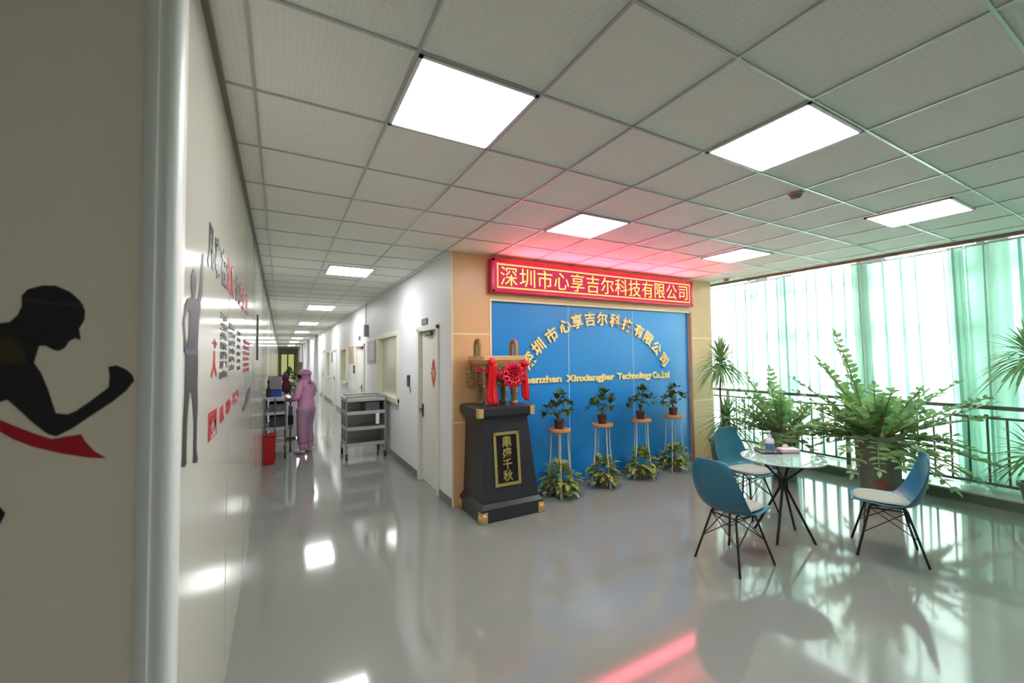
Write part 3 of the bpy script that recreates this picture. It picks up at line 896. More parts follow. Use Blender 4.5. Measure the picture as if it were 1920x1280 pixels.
def dracaena(label, loc, pot, trunk_h, seed, crown=110, low=90, ln=0.48):
    rnd = random.Random(seed)
    t = thing('potted_dracaena', label, 'potted plant', loc, 0, 'dracaenas on thin trunks')
    r0, r1, h = pot
    planter(t, r0, r1, h, M_potdark)
    top = Vector((rnd.uniform(-0.03, 0.03), rnd.uniform(-0.03, 0.03), trunk_h))
    pts = [Vector((0, 0, h-0.06)).lerp(top, i/8)+Vector((0.012*math.sin(i), 0.01*math.cos(i*1.3), 0)) for i in range(9)]
    MB().tube(pts, [0.019-0.006*i/8 for i in range(9)], 8).build('trunk', M_bark, t, smooth=60)
    def tuft(c, n, ln, r2, nm):
        lf = MB()
        for k in range(n):
            a = k*2.39996+r2.uniform(-0.2, 0.2)
            e = math.radians(84-112*(k/n)**0.95)
            d = Vector((math.cos(a)*math.cos(e), math.sin(a)*math.cos(e), math.sin(e)))
            L_ = ln*r2.uniform(0.8, 1.15)
            leaf_strip(lf, c+Vector((0, 0, -0.10*k/n))+d*0.012, d, (0, 0, 1), L_, 0.036, r2.uniform(0.42, 0.72)*(0.25+0.75*math.cos(e)), 7, 0.3, lambda q: (0.55+0.9*q if q < 0.35 else 0.87*(1-((q-0.35)/0.65)**1.6)+0.05))
        lf.build(nm, M_drac, t, smooth=80)
    tuft(pts[-1]+Vector((0, 0, 0.03)), crown, ln, rnd, 'crown')
    tuft(Vector((0.05, -0.03, h+0.33)), low, ln*0.95, rnd, 'lower_tuft')
    MB().tube([(0.04, -0.02, h-0.05), (0.05, -0.03, h+0.35)], 0.012, 8).build('stem', M_bark, t, smooth=60)
    return t
dracaena('tall strap-leaved plant on a thin trunk at the end of the tan wall', (5.95, 4.03, 0), (0.15, 0.19, 0.44), 1.62, 21, 150, 110, 0.50)
dracaena('strap-leaved plant on a thin trunk cut off by the right edge', (7.03, 1.21, 0.126), (0.075, 0.095, 0.20), 1.56, 22)

def heap_leaves(mb, rnd, n, c, rx, rz, size, down=0.35, zmin=0.02):
    for k in range(n):
        a = rnd.uniform(0, 2*PI); e = rnd.uniform(-0.5, 1.45)
        d = Vector((math.cos(a)*math.cos(e), math.sin(a)*math.cos(e), math.sin(e)))
        rr = rnd.uniform(0.45, 1.0)
        q = Vector((c[0]+d.x*rx*rr, c[1]+d.y*rx*rr, max(zmin+0.02, c[2]+d.z*rz*rr)))
        dd = (d+Vector((rnd.uniform(-.5, .5), rnd.uniform(-.5, .5), rnd.uniform(-down, 0.2)))).normalized()
        L_ = size*rnd.uniform(0.75, 1.2)
        if q.z+dd.z*L_-0.25*L_ < zmin: dd = Vector((dd.x, dd.y, 0.28)).normalized()
        leaf_strip(mb, q, dd, (0, 0, 1), L_, L_*0.72, 0.22, 4, 0.18, lambda t: (t/0.25)**0.6 if t < 0.25 else max(0.0, 1-((t-0.25)/0.75)**1.5))

# plant stands with small trees on top and trailing plants between their legs
M_wood = mat('stand_top', (196, 132, 72), 0.5, vary=0.2, scale=14)
M_cane = mat('stand_leg', (206, 196, 176), 0.45, vary=0.1)
def make_stand(loc):
    t = thing('plant_stand', None, 'plant stand', loc, 0, 'tall plant stands before the blue backdrop')
    MB().lathe([(0.0, 0.79), (0.135, 0.79), (0.142, 0.797), (0.142, 0.822), (0.135, 0.828), (0.0, 0.828)], 24).build('top', M_wood, t, smooth=40)
    for k in range(4):
        a = PI/4+k*PI/2+0.25
        ca, sa = math.cos(a), math.sin(a)
        pts = [(ca*(0.105+0.085*(1-u)**2.2), sa*(0.105+0.085*(1-u)**2.2), 0.79*u) for u in [q/8 for q in range(9)]]
        MB().tube(pts, 0.0085, 8).build('leg', M_cane, t, smooth=60)
    return t
def make_tree(loc, seed, label):
    rnd = random.Random(seed)
    t = thing('potted_ficus', label, 'potted plant', loc, 0, 'small trees on the plant stands')
    MB().lathe([(0.05, 0), (0.055, 0.004), (0.066, 0.10), (0.07, 0.10), (0.07, 0.112), (0.06, 0.112), (0.056, 0.10), (0.0, 0.098)], 18).build('pot', M_potbrown, t, smooth=40)
    MB().tube([(0, 0, 0.09), (0.01, 0, 0.13), (-0.008, 0.01, 0.17), (0.006, 0, 0.22)], [0.026, 0.022, 0.016, 0.010], 8).tube([(0, 0, 0.15), (0.06, 0.02, 0.22), (0.09, 0.03, 0.27)], 0.006, 6).tube([(0, 0, 0.14), (-0.06, -0.02, 0.2), (-0.1, -0.02, 0.24)], 0.006, 6).build('trunk', M_bark, t, smooth=60)
    lf = MB()
    for (c, r) in (((0, 0, 0.25), 0.15), ((0.15, 0.0, 0.25), 0.10), ((-0.14, -0.01, 0.22), 0.10), ((0.03, 0, 0.36), 0.11)):
        heap_leaves(lf, rnd, 24, c, r, r*0.8, 0.092, zmin=0.12)
    lf.build('foliage', M_ficus, t, smooth=80)
    return t
def make_pothos(loc, seed, label, s=1.0):
    rnd = random.Random(seed)
    t = thing('potted_pothos', label, 'potted plant', loc, 0, 'trailing plants on the floor before the blue backdrop')
    MB().lathe([(0.075, 0), (0.08, 0.004), (0.10, 0.13), (0.107, 0.13), (0.107, 0.145), (0.095, 0.145), (0.09, 0.13), (0.0, 0.128)], 20).build('pot', mat('pothos_pot', (120, 112, 92), 0.5), t, smooth=40)
    lf = MB()
    heap_leaves(lf, rnd, int(150*s), (0, 0, 0.20), 0.20*s, 0.20*s, 0.10, 0.5)
    heap_leaves(lf, rnd, int(60*s), (0, 0, 0.10), 0.23*s, 0.06, 0.08, 0.5)
    lf.build('foliage', M_pothos, t, smooth=80)
    return t
lab4 = ['beside the black pedestal', 'second from the black pedestal', 'third from the black pedestal', 'nearest the brown strip']
SP = [(3.06, 4.29), (3.78, 4.31), (4.50, 4.31), (5.20, 4.33)]
st0 = make_stand((SP[0][0], SP[0][1], 0)); st0['label'] = 'tall four-legged plant stand with round wooden top, ' + lab4[0]
for k in range(1, 4):
    copy_tree(st0, 'tall four-legged plant stand with round wooden top, ' + lab4[k], (SP[k][0], SP[k][1], 0), 0.35*k)
for k in range(4):
    make_tree((SP[k][0], SP[k][1], 0.828), 40+k, ['bushy small tree in a brown pot on the stand nearest the pedestal', 'leggier small tree in a brown pot on the second stand from the pedestal',
              'small tree in a brown pot on the third stand from the pedestal', 'small tree in a brown pot on the stand nearest the brown strip'][k])
    make_pothos((SP[k][0], SP[k][1]-0.01, 0), 60+k, ['widest trailing variegated plant on the floor right beside the pedestal', 'trailing variegated plant under the second plant stand from the pedestal',
                'trailing variegated plant under the third plant stand from the pedestal', 'smallest-looking trailing plant on the floor by the brown strip'][k], (1.12, 0.9, 0.95, 0.9)[k])

# ------------------------------------------------------------------ chairs
M_shell = mat('teal_blue_plastic', (46, 108, 132), 0.32, vary=0.03)
M_cush = mat('pale_cushion', (158, 168, 156), 0.6, vary=0.06, scale=12)
PR = [(0.245, 0.432, 0.165), (0.235, 0.448, 0.198), (0.17, 0.452, 0.220), (0.06, 0.440, 0.232), (-0.06, 0.432, 0.238), (-0.15, 0.438, 0.240), (-0.205, 0.470, 0.240),
      (-0.235, 0.535, 0.238), (-0.250, 0.62, 0.232), (-0.264, 0.72, 0.214), (-0.272, 0.80, 0.188), (-0.276, 0.86, 0.150), (-0.278, 0.880, 0.11)]
def make_chair(label, loc, rotz):
    t = thing('shell_chair', label, 'chair', loc, rotz, 'teal shell chairs round the glass table')
    vs = []; fs = []; NU = 12
    n = len(PR)
    for i, (x, z, w) in enumerate(PR):
        k = i/(n-1)
        seat = max(0, 1-k/0.5); back = max(0, (k-0.45)/0.55); mid = max(0, 1-abs(k-0.52)/0.3)
        for j in range(NU+1):
            v = j/NU*2-1
            e = abs(v)**2.6
            lift = 0.035*seat*e+0.05*mid*e
            fwd = 0.03*back*e+0.085*mid*e
            vs.append((x+fwd, v*w, z+lift))
    for i in range(n-1):
        for j in range(NU):
            a = i*(NU+1)+j
            fs.append((a, a+1, a+NU+2, a+NU+1))
    o = MB().add(vs, fs).build('shell', M_shell, t, smooth=80)
    so = o.modifiers.new('thickness', 'SOLIDIFY'); so.thickness = 0.011; so.offset = 0
    sb = o.modifiers.new('smooth', 'SUBSURF'); sb.levels = 1; sb.render_levels = 2
    # cushion pad on the seat
    cu = MB(); pr = []
    NA = 28
    rings = [(0.0, 0.030), (0.6, 0.030), (0.88, 0.026), (0.97, 0.016), (1.0, 0.006), (0.97, -0.002), (0.6, -0.004)]
    vs = []; fs = []
    for (rr, hz) in rings:
        for k in range(NA):
            a = 2*PI*k/NA
            ca, sa = math.cos(a), math.sin(a)
            sx = abs(ca)**0.7*(1 if ca > 0 else -1); sy = abs(sa)**0.7*(1 if sa > 0 else -1)
            x = 0.03+0.195*rr*sx; y = 0.19*rr*sy
            zz_ = 0.446+0.03*abs(y/0.22)**2.6+(0.012*max(0, (x-0.05)/0.2))
            vs.append((x, y, zz_+hz))
    for i in range(len(rings)-1):
        for k in range(NA):
            k2 = (k+1) % NA
            fs.append((i*NA+k, i*NA+k2, (i+1)*NA+k2, (i+1)*NA+k))
    cu.add(vs, fs).build('cushion', M_cush, t, smooth=60)
    tops = [(0.12, 0.11), (0.12, -0.11), (-0.12, 0.11), (-0.12, -0.11)]
    feet = [(0.225, 0.205), (0.225, -0.205), (-0.225, 0.205), (-0.225, -0.205)]
    for (a, b), (c, d) in zip(tops, feet):
        MB().tube([(a*0.35, b*0.9, 0.424), (a*0.9, b, 0.418), (a, b, 0.405), (c, d, 0.0)], [0.008, 0.008, 0.0085, 0.0095], 8).build('leg', M_black, t, smooth=50)
    w = MB()
    def pt(i, f): return (tops[i][0]+(feet[i][0]-tops[i][0])*f, tops[i][1]+(feet[i][1]-tops[i][1])*f, 0.405*(1-f))
    for i, k in ((0, 1), (1, 0), (2, 3), (3, 2), (0, 2), (2, 0), (1, 3), (3, 1)):
        w.tube([pt(i, 0.52), pt(k, 0.02)], 0.0042, 6)
    w.tube([pt(0, 0.02), pt(1, 0.02), pt(3, 0.02), pt(2, 0.02), pt(0, 0.02)], 0.006, 6)
    w.build('wire_bracing', M_black, t, smooth=60)
    return t
c1 = make_chair('teal shell chair seen from behind, nearest the camera at the left of the table', (3.345, 2.20, 0), math.radians(-2))
copy_tree(c1, 'teal shell chair at the far side of the table, beside the tan wall end', (4.52, 2.80, 0), math.atan2(-0.99, -0.12))
copy_tree(c1, 'teal shell chair seen from the side, right of the table before the big plant', (4.626, 1.622, 0), math.atan2(0.89, -0.45))

# ------------------------------------------------------------------ round glass table and what stands on it
TX, TY = 4.205, 2.245
tb = thing('round_table', 'round glass-topped table on a splayed black metal base', 'table', (TX, TY, 0))
MB().lathe([(0.0, 0.732), (0.346, 0.732), (0.350, 0.735), (0.350, 0.741), (0.346, 0.744), (0.0, 0.744)], 64).build('glass_top', glass('table_glass', (0.90, 0.96, 0.94, 1), 0.02, 0.02, (225, 240, 235)), tb, smooth=30)
MB().lathe([(0.3505, 0.7335), (0.352, 0.738), (0.3505, 0.7425)], 64).build('glass_edge', mat('glass_edge', (214, 232, 226), 0.15), tb, smooth=60)
MB().lathe([(0.03, 0.44), (0.036, 0.445), (0.036, 0.555), (0.03, 0.56)], 16).build('hub', M_black, tb, smooth=40)
for (fx, fy) in ((3.944, 2.177), (4.441, 2.273), (4.255, 2.006), (4.14, 2.496)):
    d = Vector((fx-TX, fy-TY, 0)); dn = d.normalized()
    MB().tube([dn*0.026+Vector((0, 0, 0.53)), dn*0.032+Vector((0, 0, 0.45)), d], [0.012, 0.012, 0.0115], 8).build('leg', M_black, tb, smooth=50)
    MB().tube([dn*0.026+Vector((0, 0, 0.46)), dn*0.034+Vector((0, 0, 0.54)), dn*0.22+Vector((0, 0, 0.722)), dn*0.22+Vector((0, 0, 0.731))], [0.011, 0.011, 0.010, 0.016], 8).build('arm', M_black, tb, smooth=50)
ZT = 0.7445
bt = thing('pump_bottle', 'white pump bottle with a blue label standing on the glass table', 'bottle', (4.315, 2.42, ZT+0.0065))
MB().lathe([(0.036, 0), (0.040, 0.006), (0.040, 0.105), (0.034, 0.128), (0.016, 0.142), (0.014, 0.15)], 20).build('bottle_body', mat('milky_plastic', (214, 222, 228), 0.25), bt, smooth=50)
MB().lathe([(0.0407, 0.02), (0.0407, 0.085)], 20).build('label', mat('blue_label', (92, 116, 168), 0.4, vary=0.3, scale=40), bt, smooth=60)
MB().lathe([(0.017, 0.148), (0.017, 0.168), (0.006, 0.170), (0.006, 0.196)], 14).box(-0.055, 0.014, -0.008, 0.008, 0.194, 0.208).build('pump', mat('pump_white', (230, 232, 232), 0.35), bt, smooth=40)
ty_ = thing('tray', 'dark shallow tray under the pump bottle on the glass table', 'tray', (4.30, 2.43, ZT), math.radians(-32))
MB().box(-0.10, 0.10, -0.075, 0.075, 0, 0.006).box(-0.10, 0.10, -0.075, -0.069, 0, 0.012).box(-0.10, 0.10, 0.069, 0.075, 0, 0.012).box(-0.10, -0.094, -0.075, 0.075, 0, 0.012).box(0.094, 0.10, -0.075, 0.075, 0, 0.012).build('tray_body', mat('dark_tray', (84, 72, 66), 0.35), ty_)
ts = thing('tissue_pack', 'pale pink tissue pack lying beside the bottle on the glass table', 'tissue pack', (4.465, 2.325, ZT), math.radians(-30))
MB().box(-0.09, 0.09, -0.05, 0.05, 0, 0.042).build('pack', mat('pink_pack', (226, 204, 212), 0.5, vary=0.05), ts, bevel=0.012, seg=3)
tl = MB(); leaf_strip(tl, (-0.03, 0, 0.04), (0.3, 0, 1), (0, 1, 0), 0.05, 0.06, 0.1, 4)
tl.build('tissue', mat('tissue', (240, 240, 240), 0.8), ts, smooth=60)

# ------------------------------------------------------------------ railing on the ledge
rl = thing('railing', 'dark metal balustrade running along the window ledge', 'railing', (7.19, 2.0, 0.125))
RX = 7.19
def bar(nm, z, hz, w): bw(MB().box(RX-w, RX+w, -1.6, 5.35, z-hz, z+hz), nm, M_rail, rl, bevel=0.003)
M_rail = mat('railing_paint', (98, 110, 106), 0.35, metal=0.3)
bar('top_rail', 1.085, 0.022, 0.03); bar('middle_rail', 0.965, 0.013, 0.018); bar('bottom_rail', 0.205, 0.014, 0.018)
y = -1.5
posts = []
k = 0
while y < 5.35:
    if k % 12 == 5:
        bw(MB().box(RX-0.02, RX+0.02, y-0.02, y+0.02, 0.125, 1.07), 'post', M_rail, rl)
    else:
        bw(MB().box(RX-0.009, RX+0.009, y-0.009, y+0.009, 0.205, 0.965), 'baluster', M_rail, rl)
    y += 0.1525; k += 1

# ------------------------------------------------------------------ curtains
M_sheer = sheer('sheer_voile', (0.70, 0.90, 0.82, 1), (0.69, 0.91, 0.81, 1), (0.66, 0.83, 0.77, 1), 0.11, 0.75)
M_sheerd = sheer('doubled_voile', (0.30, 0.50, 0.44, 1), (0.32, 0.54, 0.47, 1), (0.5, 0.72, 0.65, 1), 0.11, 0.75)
def curtain(label, y0, y1, x, ztop, zbot, pleat, amp, seed, slant=0.0, gather0=1.0, gather1=1.0):
    rnd = random.Random(seed)
    t = thing('sheer_curtain', label, 'curtain', (x, (y0+y1)/2, zbot), 0, 'sheer green-white window curtains')
    n = max(12, int((y1-y0)/pleat*8))
    NZ = 10
    ph = [rnd.uniform(0, 2*PI) for _ in range(4)]
    vs = []; fs = []
    for i in range(n+1):
        u = i/n
        y = y0+(y1-y0)*u
        s = 2*PI*(y-y0)/pleat
        a = amp*(0.55+0.45*math.sin(1.7*s/5+ph[0]))
        for k in range(NZ+1):
            w = k/NZ
            z = ztop+(zbot-ztop)*w
            g = 0.65+0.5*w
            dx = a*g*math.sin(s+0.6*math.sin(0.37*s+ph[1])+0.25*w)+0.3*amp*math.sin(2.3*s+ph[2])
            yy = y-slant*w*(1-0.4*u)+0.012*math.sin(1.1*s+ph[3])*w
            vs.append((dx, yy-(y0+y1)/2, z-zbot))
    for i in range(n):
        for k in range(NZ):
            a = i*(NZ+1)+k
            fs.append((a, a+1, a+NZ+2, a+NZ+1))
    MB().add(vs, fs).build('drape', M_sheer, t, smooth=85)
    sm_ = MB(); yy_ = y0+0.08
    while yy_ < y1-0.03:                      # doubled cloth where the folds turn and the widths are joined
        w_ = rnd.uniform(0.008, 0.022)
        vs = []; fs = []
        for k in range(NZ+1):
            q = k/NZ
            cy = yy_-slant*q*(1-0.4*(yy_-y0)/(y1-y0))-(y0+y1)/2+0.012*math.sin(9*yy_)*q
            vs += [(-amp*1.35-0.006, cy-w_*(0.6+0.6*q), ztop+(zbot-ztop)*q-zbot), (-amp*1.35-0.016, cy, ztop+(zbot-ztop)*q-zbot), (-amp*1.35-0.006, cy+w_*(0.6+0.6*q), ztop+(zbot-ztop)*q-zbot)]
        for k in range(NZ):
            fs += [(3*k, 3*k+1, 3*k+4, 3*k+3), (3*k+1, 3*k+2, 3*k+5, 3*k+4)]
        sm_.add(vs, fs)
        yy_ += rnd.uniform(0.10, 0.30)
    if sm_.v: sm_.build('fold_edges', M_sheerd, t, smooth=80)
    hd = MB().box(-0.012, 0.012, y0-(y0+y1)/2, y1-(y0+y1)/2, ztop-zbot-0.005, ztop-zbot+0.004)
    hd.build('heading_tape', mat('heading', (196, 214, 206), 0.6), t)
    return t
XCU = 7.42
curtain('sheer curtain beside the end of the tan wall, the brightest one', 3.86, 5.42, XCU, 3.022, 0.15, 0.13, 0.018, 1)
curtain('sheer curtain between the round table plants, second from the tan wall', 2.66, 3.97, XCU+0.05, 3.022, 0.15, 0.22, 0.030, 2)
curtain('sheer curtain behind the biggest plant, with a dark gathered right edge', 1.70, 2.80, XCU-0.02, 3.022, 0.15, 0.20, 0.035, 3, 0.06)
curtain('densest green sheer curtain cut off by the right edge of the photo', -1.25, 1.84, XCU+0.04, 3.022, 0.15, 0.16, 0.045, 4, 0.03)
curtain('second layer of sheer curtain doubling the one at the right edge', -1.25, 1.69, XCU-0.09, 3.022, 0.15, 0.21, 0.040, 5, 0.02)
# narrow gathered bundles where two curtains meet
for (y0, y1, lab) in ((3.66, 3.84, 'narrow gathered curtain fold above the smaller feathery plant'), (2.66, 2.84, 'narrow gathered curtain fold beside the top of the biggest plant'), (1.70, 1.84, 'narrow slanting curtain fold right of the biggest plant')):
    curtain(lab, y0, y1, XCU-0.13, 3.018, 0.15, 0.09, 0.035, int(y0*10), 0.05)
cr_ = thing('curtain_track', 'slim metal track carrying the curtains under the ceiling edge', 'curtain track', (XCU, 2.0, 3.024))
bw(MB().box(XCU-0.13, XCU-0.10, -1.4, 5.44, 3.024, 3.034), 'rail', M_lframe, cr_)
bw(MB().box(XCU-0.015, XCU+0.02, -1.4, 5.44, 3.026, 3.036), 'rail', M_lframe, cr_)
bk = None
for y in (-1.0, 0.6, 1.55, 2.75, 4.36, 5.3):
    bw(MB().box(XCU-0.12, XCU+0.02, y-0.03, y+0.03, 3.036, 3.362), 'bracket', M_lframe, cr_)

# ------------------------------------------------------------------ wall graphics
M_ink = mat('black_vinyl', (30, 32, 34), 0.35, vary=0.08)
M_inkg = mat('grey_vinyl', (40, 40, 48), 0.4, vary=0.08)
M_red = mat('red_vinyl', (176, 22, 36), 0.4, vary=0.05)
M_pinkr = mat('red_small_vinyl', (196, 84, 96), 0.45)
M_oliv = mat('olive_vinyl', (58, 54, 26), 0.4)
YP = YPAN
SCL = YPAN/1.55
def on_panel(a, b, d): return (a*SCL, YP-d, CAM_H+(b-CAM_H)*SCL)
RUN = [(-0.624, 1.834), (-0.606, 1.838), (-0.593, 1.856), (-0.586, 1.879), (-0.587, 1.906), (-0.576, 1.924), (-0.55, 1.936), (-0.525, 1.937), (-0.498, 1.923), (-0.478, 1.9), (-0.467, 1.873), (-0.468, 1.848), (-0.478, 1.823), (-0.474, 1.793), (-0.485, 1.798), (-0.496, 1.79), (-0.504, 1.772), (-0.516, 1.763), (-0.527, 1.767), (-0.54, 1.777), (-0.553, 1.777), (-0.558, 1.751), (-0.561, 1.733), (-0.547, 1.704), (-0.534, 1.662), (-0.518, 1.599), (-0.496, 1.594), (-0.479, 1.602), (-0.448, 1.63), (-0.415, 1.663), (-0.414, 1.694), (-0.417, 1.719), (-0.4, 1.723), (-0.38, 1.711), (-0.366, 1.695), (-0.362, 1.679), (-0.379, 1.651), (-0.407, 1.622), (-0.452, 1.585), (-0.487, 1.555), (-0.516, 1.538), (-0.533, 1.547), (-0.558, 1.576), (-0.583, 1.61), (-0.606, 1.64), (-0.619, 1.634)]
RUN += [(-0.70, 1.60), (-0.80, 1.52), (-0.86, 1.46), (-0.92, 1.52), (-0.90, 1.66), (-0.84, 1.78), (-0.74, 1.83)]
SASH = [(-0.618, 1.59), (-0.594, 1.573), (-0.558, 1.55), (-0.525, 1.532), (-0.495, 1.536), (-0.469, 1.539), (-0.46, 1.519), (-0.441, 1.49), (-0.416, 1.468), (-0.45, 1.474), (-0.503, 1.491), (-0.557, 1.515), (-0.594, 1.539), (-0.617, 1.56), (-0.72, 1.62), (-0.80, 1.66), (-0.80, 1.69), (-0.72, 1.65)]
KNEE = [(-0.613, 1.373), (-0.603, 1.354), (-0.612, 1.328), (-0.66, 1.28), (-0.72, 1.18), (-0.77, 1.19), (-0.72, 1.30), (-0.80, 1.44), (-0.86, 1.46), (-0.80, 1.50), (-0.66, 1.40)]
mu = thing('runner_mural', 'black silhouette of a running figure with a red sash on the near wall panel', 'wall mural', (-0.6, YP, 1.2))
bw(MB().prism(RUN, on_panel, 0.0, 0.0022), 'silhouette', M_ink, mu)
bw(MB().prism(KNEE, on_panel, 0.0, 0.0018), 'leg', M_ink, mu)
bw(MB().prism(SASH, on_panel, 0.0, 0.0015), 'sash', M_red, mu)
bw(MB().prism([(-0.66, 1.80), (-0.623, 1.80), (-0.6, 1.797), (-0.583, 1.774), (-0.574, 1.734), (-0.621, 1.732), (-0.66, 1.73)], on_panel, 0.0022, 0.0028), 'chest_patch', M_oliv, mu)
bw(MB().prism([(-0.584, 1.902), (-0.52, 1.892), (-0.468, 1.89), (-0.472, 1.884), (-0.52, 1.885), (-0.585, 1.893)], on_panel, 0.0022, 0.0027), 'headband', mat('headband_vinyl', (48, 50, 54), 0.4), mu)

def on_left(a, b, d): return (XL+d, a, b)
FIG = dict(
 head=[(1.678, 2.032), (1.642, 2.009), (1.638, 1.976), (1.654, 1.947), (1.667, 1.93), (1.70, 1.93), (1.718, 1.955), (1.73, 1.991), (1.719, 2.023)],
 body=[(1.581, 1.921), (1.645, 1.936), (1.734, 1.945), (1.754, 1.936), (1.79, 1.979), (1.812, 2.047), (1.84, 2.118), (1.875, 2.122), (1.869, 2.05), (1.853, 1.981), (1.822, 1.919), (1.792, 1.86), (1.776, 1.776), (1.792, 1.721), (1.785, 1.652), (1.8, 1.582), (1.787, 1.514), (1.790, 1.425), (1.819, 1.388), (1.788, 1.381), (1.724, 1.396), (1.731, 1.423), (1.729, 1.522), (1.701, 1.591), (1.662, 1.646), (1.633, 1.597), (1.613, 1.538), (1.609, 1.438), (1.617, 1.418), (1.596, 1.412), (1.537, 1.425), (1.549, 1.45), (1.552, 1.546), (1.568, 1.627), (1.570, 1.711), (1.574, 1.759), (1.614, 1.81), (1.62, 1.879)],
 arm=[(1.581, 1.921), (1.534, 1.883), (1.509, 1.845), (1.53, 1.8), (1.551, 1.759), (1.593, 1.76), (1.564, 1.807), (1.543, 1.848), (1.57, 1.88), (1.625, 1.898)])
mf = thing('standing_figure_mural', 'grey standing figure with one raised arm on the glossy left wall', 'wall mural', (XL, 1.68, 1.38))
for nm, d in (('body', 0.0016), ('head', 0.0019), ('arm', 0.0022)):
    bw(MB().prism(FIG[nm], on_left, 0.0, d), nm, M_inkg, mf)
bw(MB().prism([(1.556, 1.768), (1.782, 1.771), (1.784, 1.752), (1.56, 1.752)], on_left, 0.0016, 0.0026), 'belt', mat('blue_vinyl', (64, 66, 110), 0.4), mf)

def wtext(par, nm, s, y0, y1, z0, z1, m, bold=0.004):
    text(nm, s, 0.1, (XL+0.001, (y0+y1)/2, (z0+z1)/2), (0, 1, 0), (0, 0, 1), m, par, 0.0012, width=y1-y0, height=z1-z0, bold=bold)
sg = thing('wall_slogan', 'large black and red heading across the top of the glossy left wall', 'wall lettering', (XL, 3.0, 2.1))
for ch, a, b, m_ in (('\u51e1', 1.96, 2.15, M_ink), ('\u4e8b', 2.17, 2.36, M_ink), ('\u5728', 2.38, 2.60, M_ink), ('\u8ba4', 2.63, 2.80, M_red), ('\u771f', 2.82, 2.99, M_red),
                     ('\u6001', 3.10, 3.34, M_ink), ('\u5ea6', 3.37, 3.60, M_red), ('\u5b9a', 3.63, 3.86, M_red), ('\u6210', 3.9, 4.2, M_red)):
    wtext(sg, 'character', ch, a, b, 2.10, 2.28, m_)
sp_ = thing('wall_slogan', 'small black lines of text in the middle of the glossy left wall', 'wall lettering', (XL, 2.8, 1.65))
LN = ['\u4e0d\u4e3a\u5931\u8d25', '\u627e\u7406\u7531\uff0c', '\u8981\u4e3a\u6210\u529f', '\u627e\u65b9\u6cd5\u3002', '\u505a\u5bf9\u7684\u4e8b', '\u628a\u4e8b\u505a\u5bf9', '\u6301\u7eed\u6539\u5584']
for k, ln in enumerate(LN):
    z = 1.945-0.047*k
    wtext(sp_, 'character', '\u4e0d\u4e3a\u5931\u8d25\u627e\u7406\u7531'[k], 2.38, 2.68, z-0.019, z+0.019, M_ink, 0.006)
    if k < 6: wtext(sp_, 'character', '\u8981\u4e3a\u6210\u529f\u627e\u65b9\u6cd5'[k], 2.76, 3.10, z-0.017-0.02, z+0.017-0.02, M_ink, 0.006)
    if k < 6: wtext(sp_, 'character', '\u6301\u7eed\u6539\u5584\u505a\u5bf9'[k], 3.24, 3.5, z-0.014-0.03, z+0.014-0.03, M_inkg, 0.003)
sr = thing('wall_slogan', 'red pair of characters beside the grey standing figure on the left wall', 'wall lettering', (XL, 2.2, 1.66))
wtext(sr, 'character', '\u4e2a', 2.12, 2.28, 1.785, 1.825, M_pinkr); wtext(sr, 'character', '\u4eba', 2.10, 2.28, 1.66, 1.775, M_red)
s2 = thing('wall_slogan', 'faint red block of text farthest along the left wall', 'wall lettering', (XL, 4.1, 1.62))
for k in range(6): wtext(s2, 'line', LN[k], 3.75, 4.45, 1.875-0.045*k-0.015, 1.875-0.045*k+0.015, M_pinkr, 0.003)
s3 = thing('wall_slogan', 'slanting row of bold red characters low on the left wall', 'wall lettering', (XL, 2.6, 1.42))
for ch, a, b, z0, z1 in (('\u56e2', 2.05, 2.29, 1.405, 1.52), ('\u961f', 2.42, 2.58, 1.43, 1.51), ('\u7cbe', 2.66, 2.88, 1.445, 1.515), ('\u795e', 2.98, 3.38, 1.46, 1.535)):
    wtext(s3, 'character', ch, a, b, z0, z1, M_red, 0.006)
s4 = thing('green_swoosh', 'small dark green swoosh shape on the left wall above the cart reflection', 'wall mural', (XL, 4.3, 1.4))
bw(MB().prism([(3.7, 1.36), (3.95, 1.385), (4.15, 1.46), (4.6, 1.49), (4.75, 1.44), (4.55, 1.39), (4.1, 1.355), (3.85, 1.33)], on_left, 0, 0.0015), 'swoosh', mat('dark_green_flat', (54, 62, 52), 0.4), s4)  # flat dark green shape lying on the wall face
hb_ = thing('door_strip', 'narrow dark vertical strip on the left wall past the slogans', 'wall strip', (XL, 5.84, 1.72))
bw(MB().box(XL, XL+0.014, 5.80, 5.88, 1.725, 2.27), 'strip', mat('dark_strip', (76, 70, 66), 0.4), hb_, bevel=0.003)

# ------------------------------------------------------------------ right corridor wall fittings
rs = thing('room_sign', 'small dark name plate above the near corridor door', 'sign', (XC, 5.58, 2.2))
bw(MB().box(XC-0.012, XC, 5.46, 5.71, 2.19, 2.275), 'plate', mat('sign_grey', (76, 74, 74), 0.35), rs, bevel=0.002)
text('lettering', '\u529e\u516c\u5ba4', 0.05, (XC-0.013, 5.585, 2.232), (0, -1, 0), (0, 0, 1), mat('sign_text', (220, 220, 220), 0.5), rs, 0.001)
kp = thing('card_reader', 'dark card reader on the white wall between the near door and the window', 'card reader', (XC, 6.40, 1.28))
bw(MB().box(XC-0.03, XC, 6.35, 6.45, 1.29, 1.47), 'body', mat('reader_grey', (86, 88, 92), 0.3), kp, bevel=0.006)
bw(MB().box(XC-0.032, XC-0.029, 6.365, 6.435, 1.39, 1.45), 'screen', mat('reader_screen', (40, 46, 54), 0.15), kp)
bw(MB().tube([(XC-0.008, 6.33, 1.29), (XC-0.008, 6.31, 1.24), (XC-0.008, 6.32, 1.20)], 0.006, 6), 'cable', M_grey, kp)
kp2 = thing('card_reader', 'small dark card reader beside the double door, down the corridor', 'card reader', (XC, 11.9, 1.3))
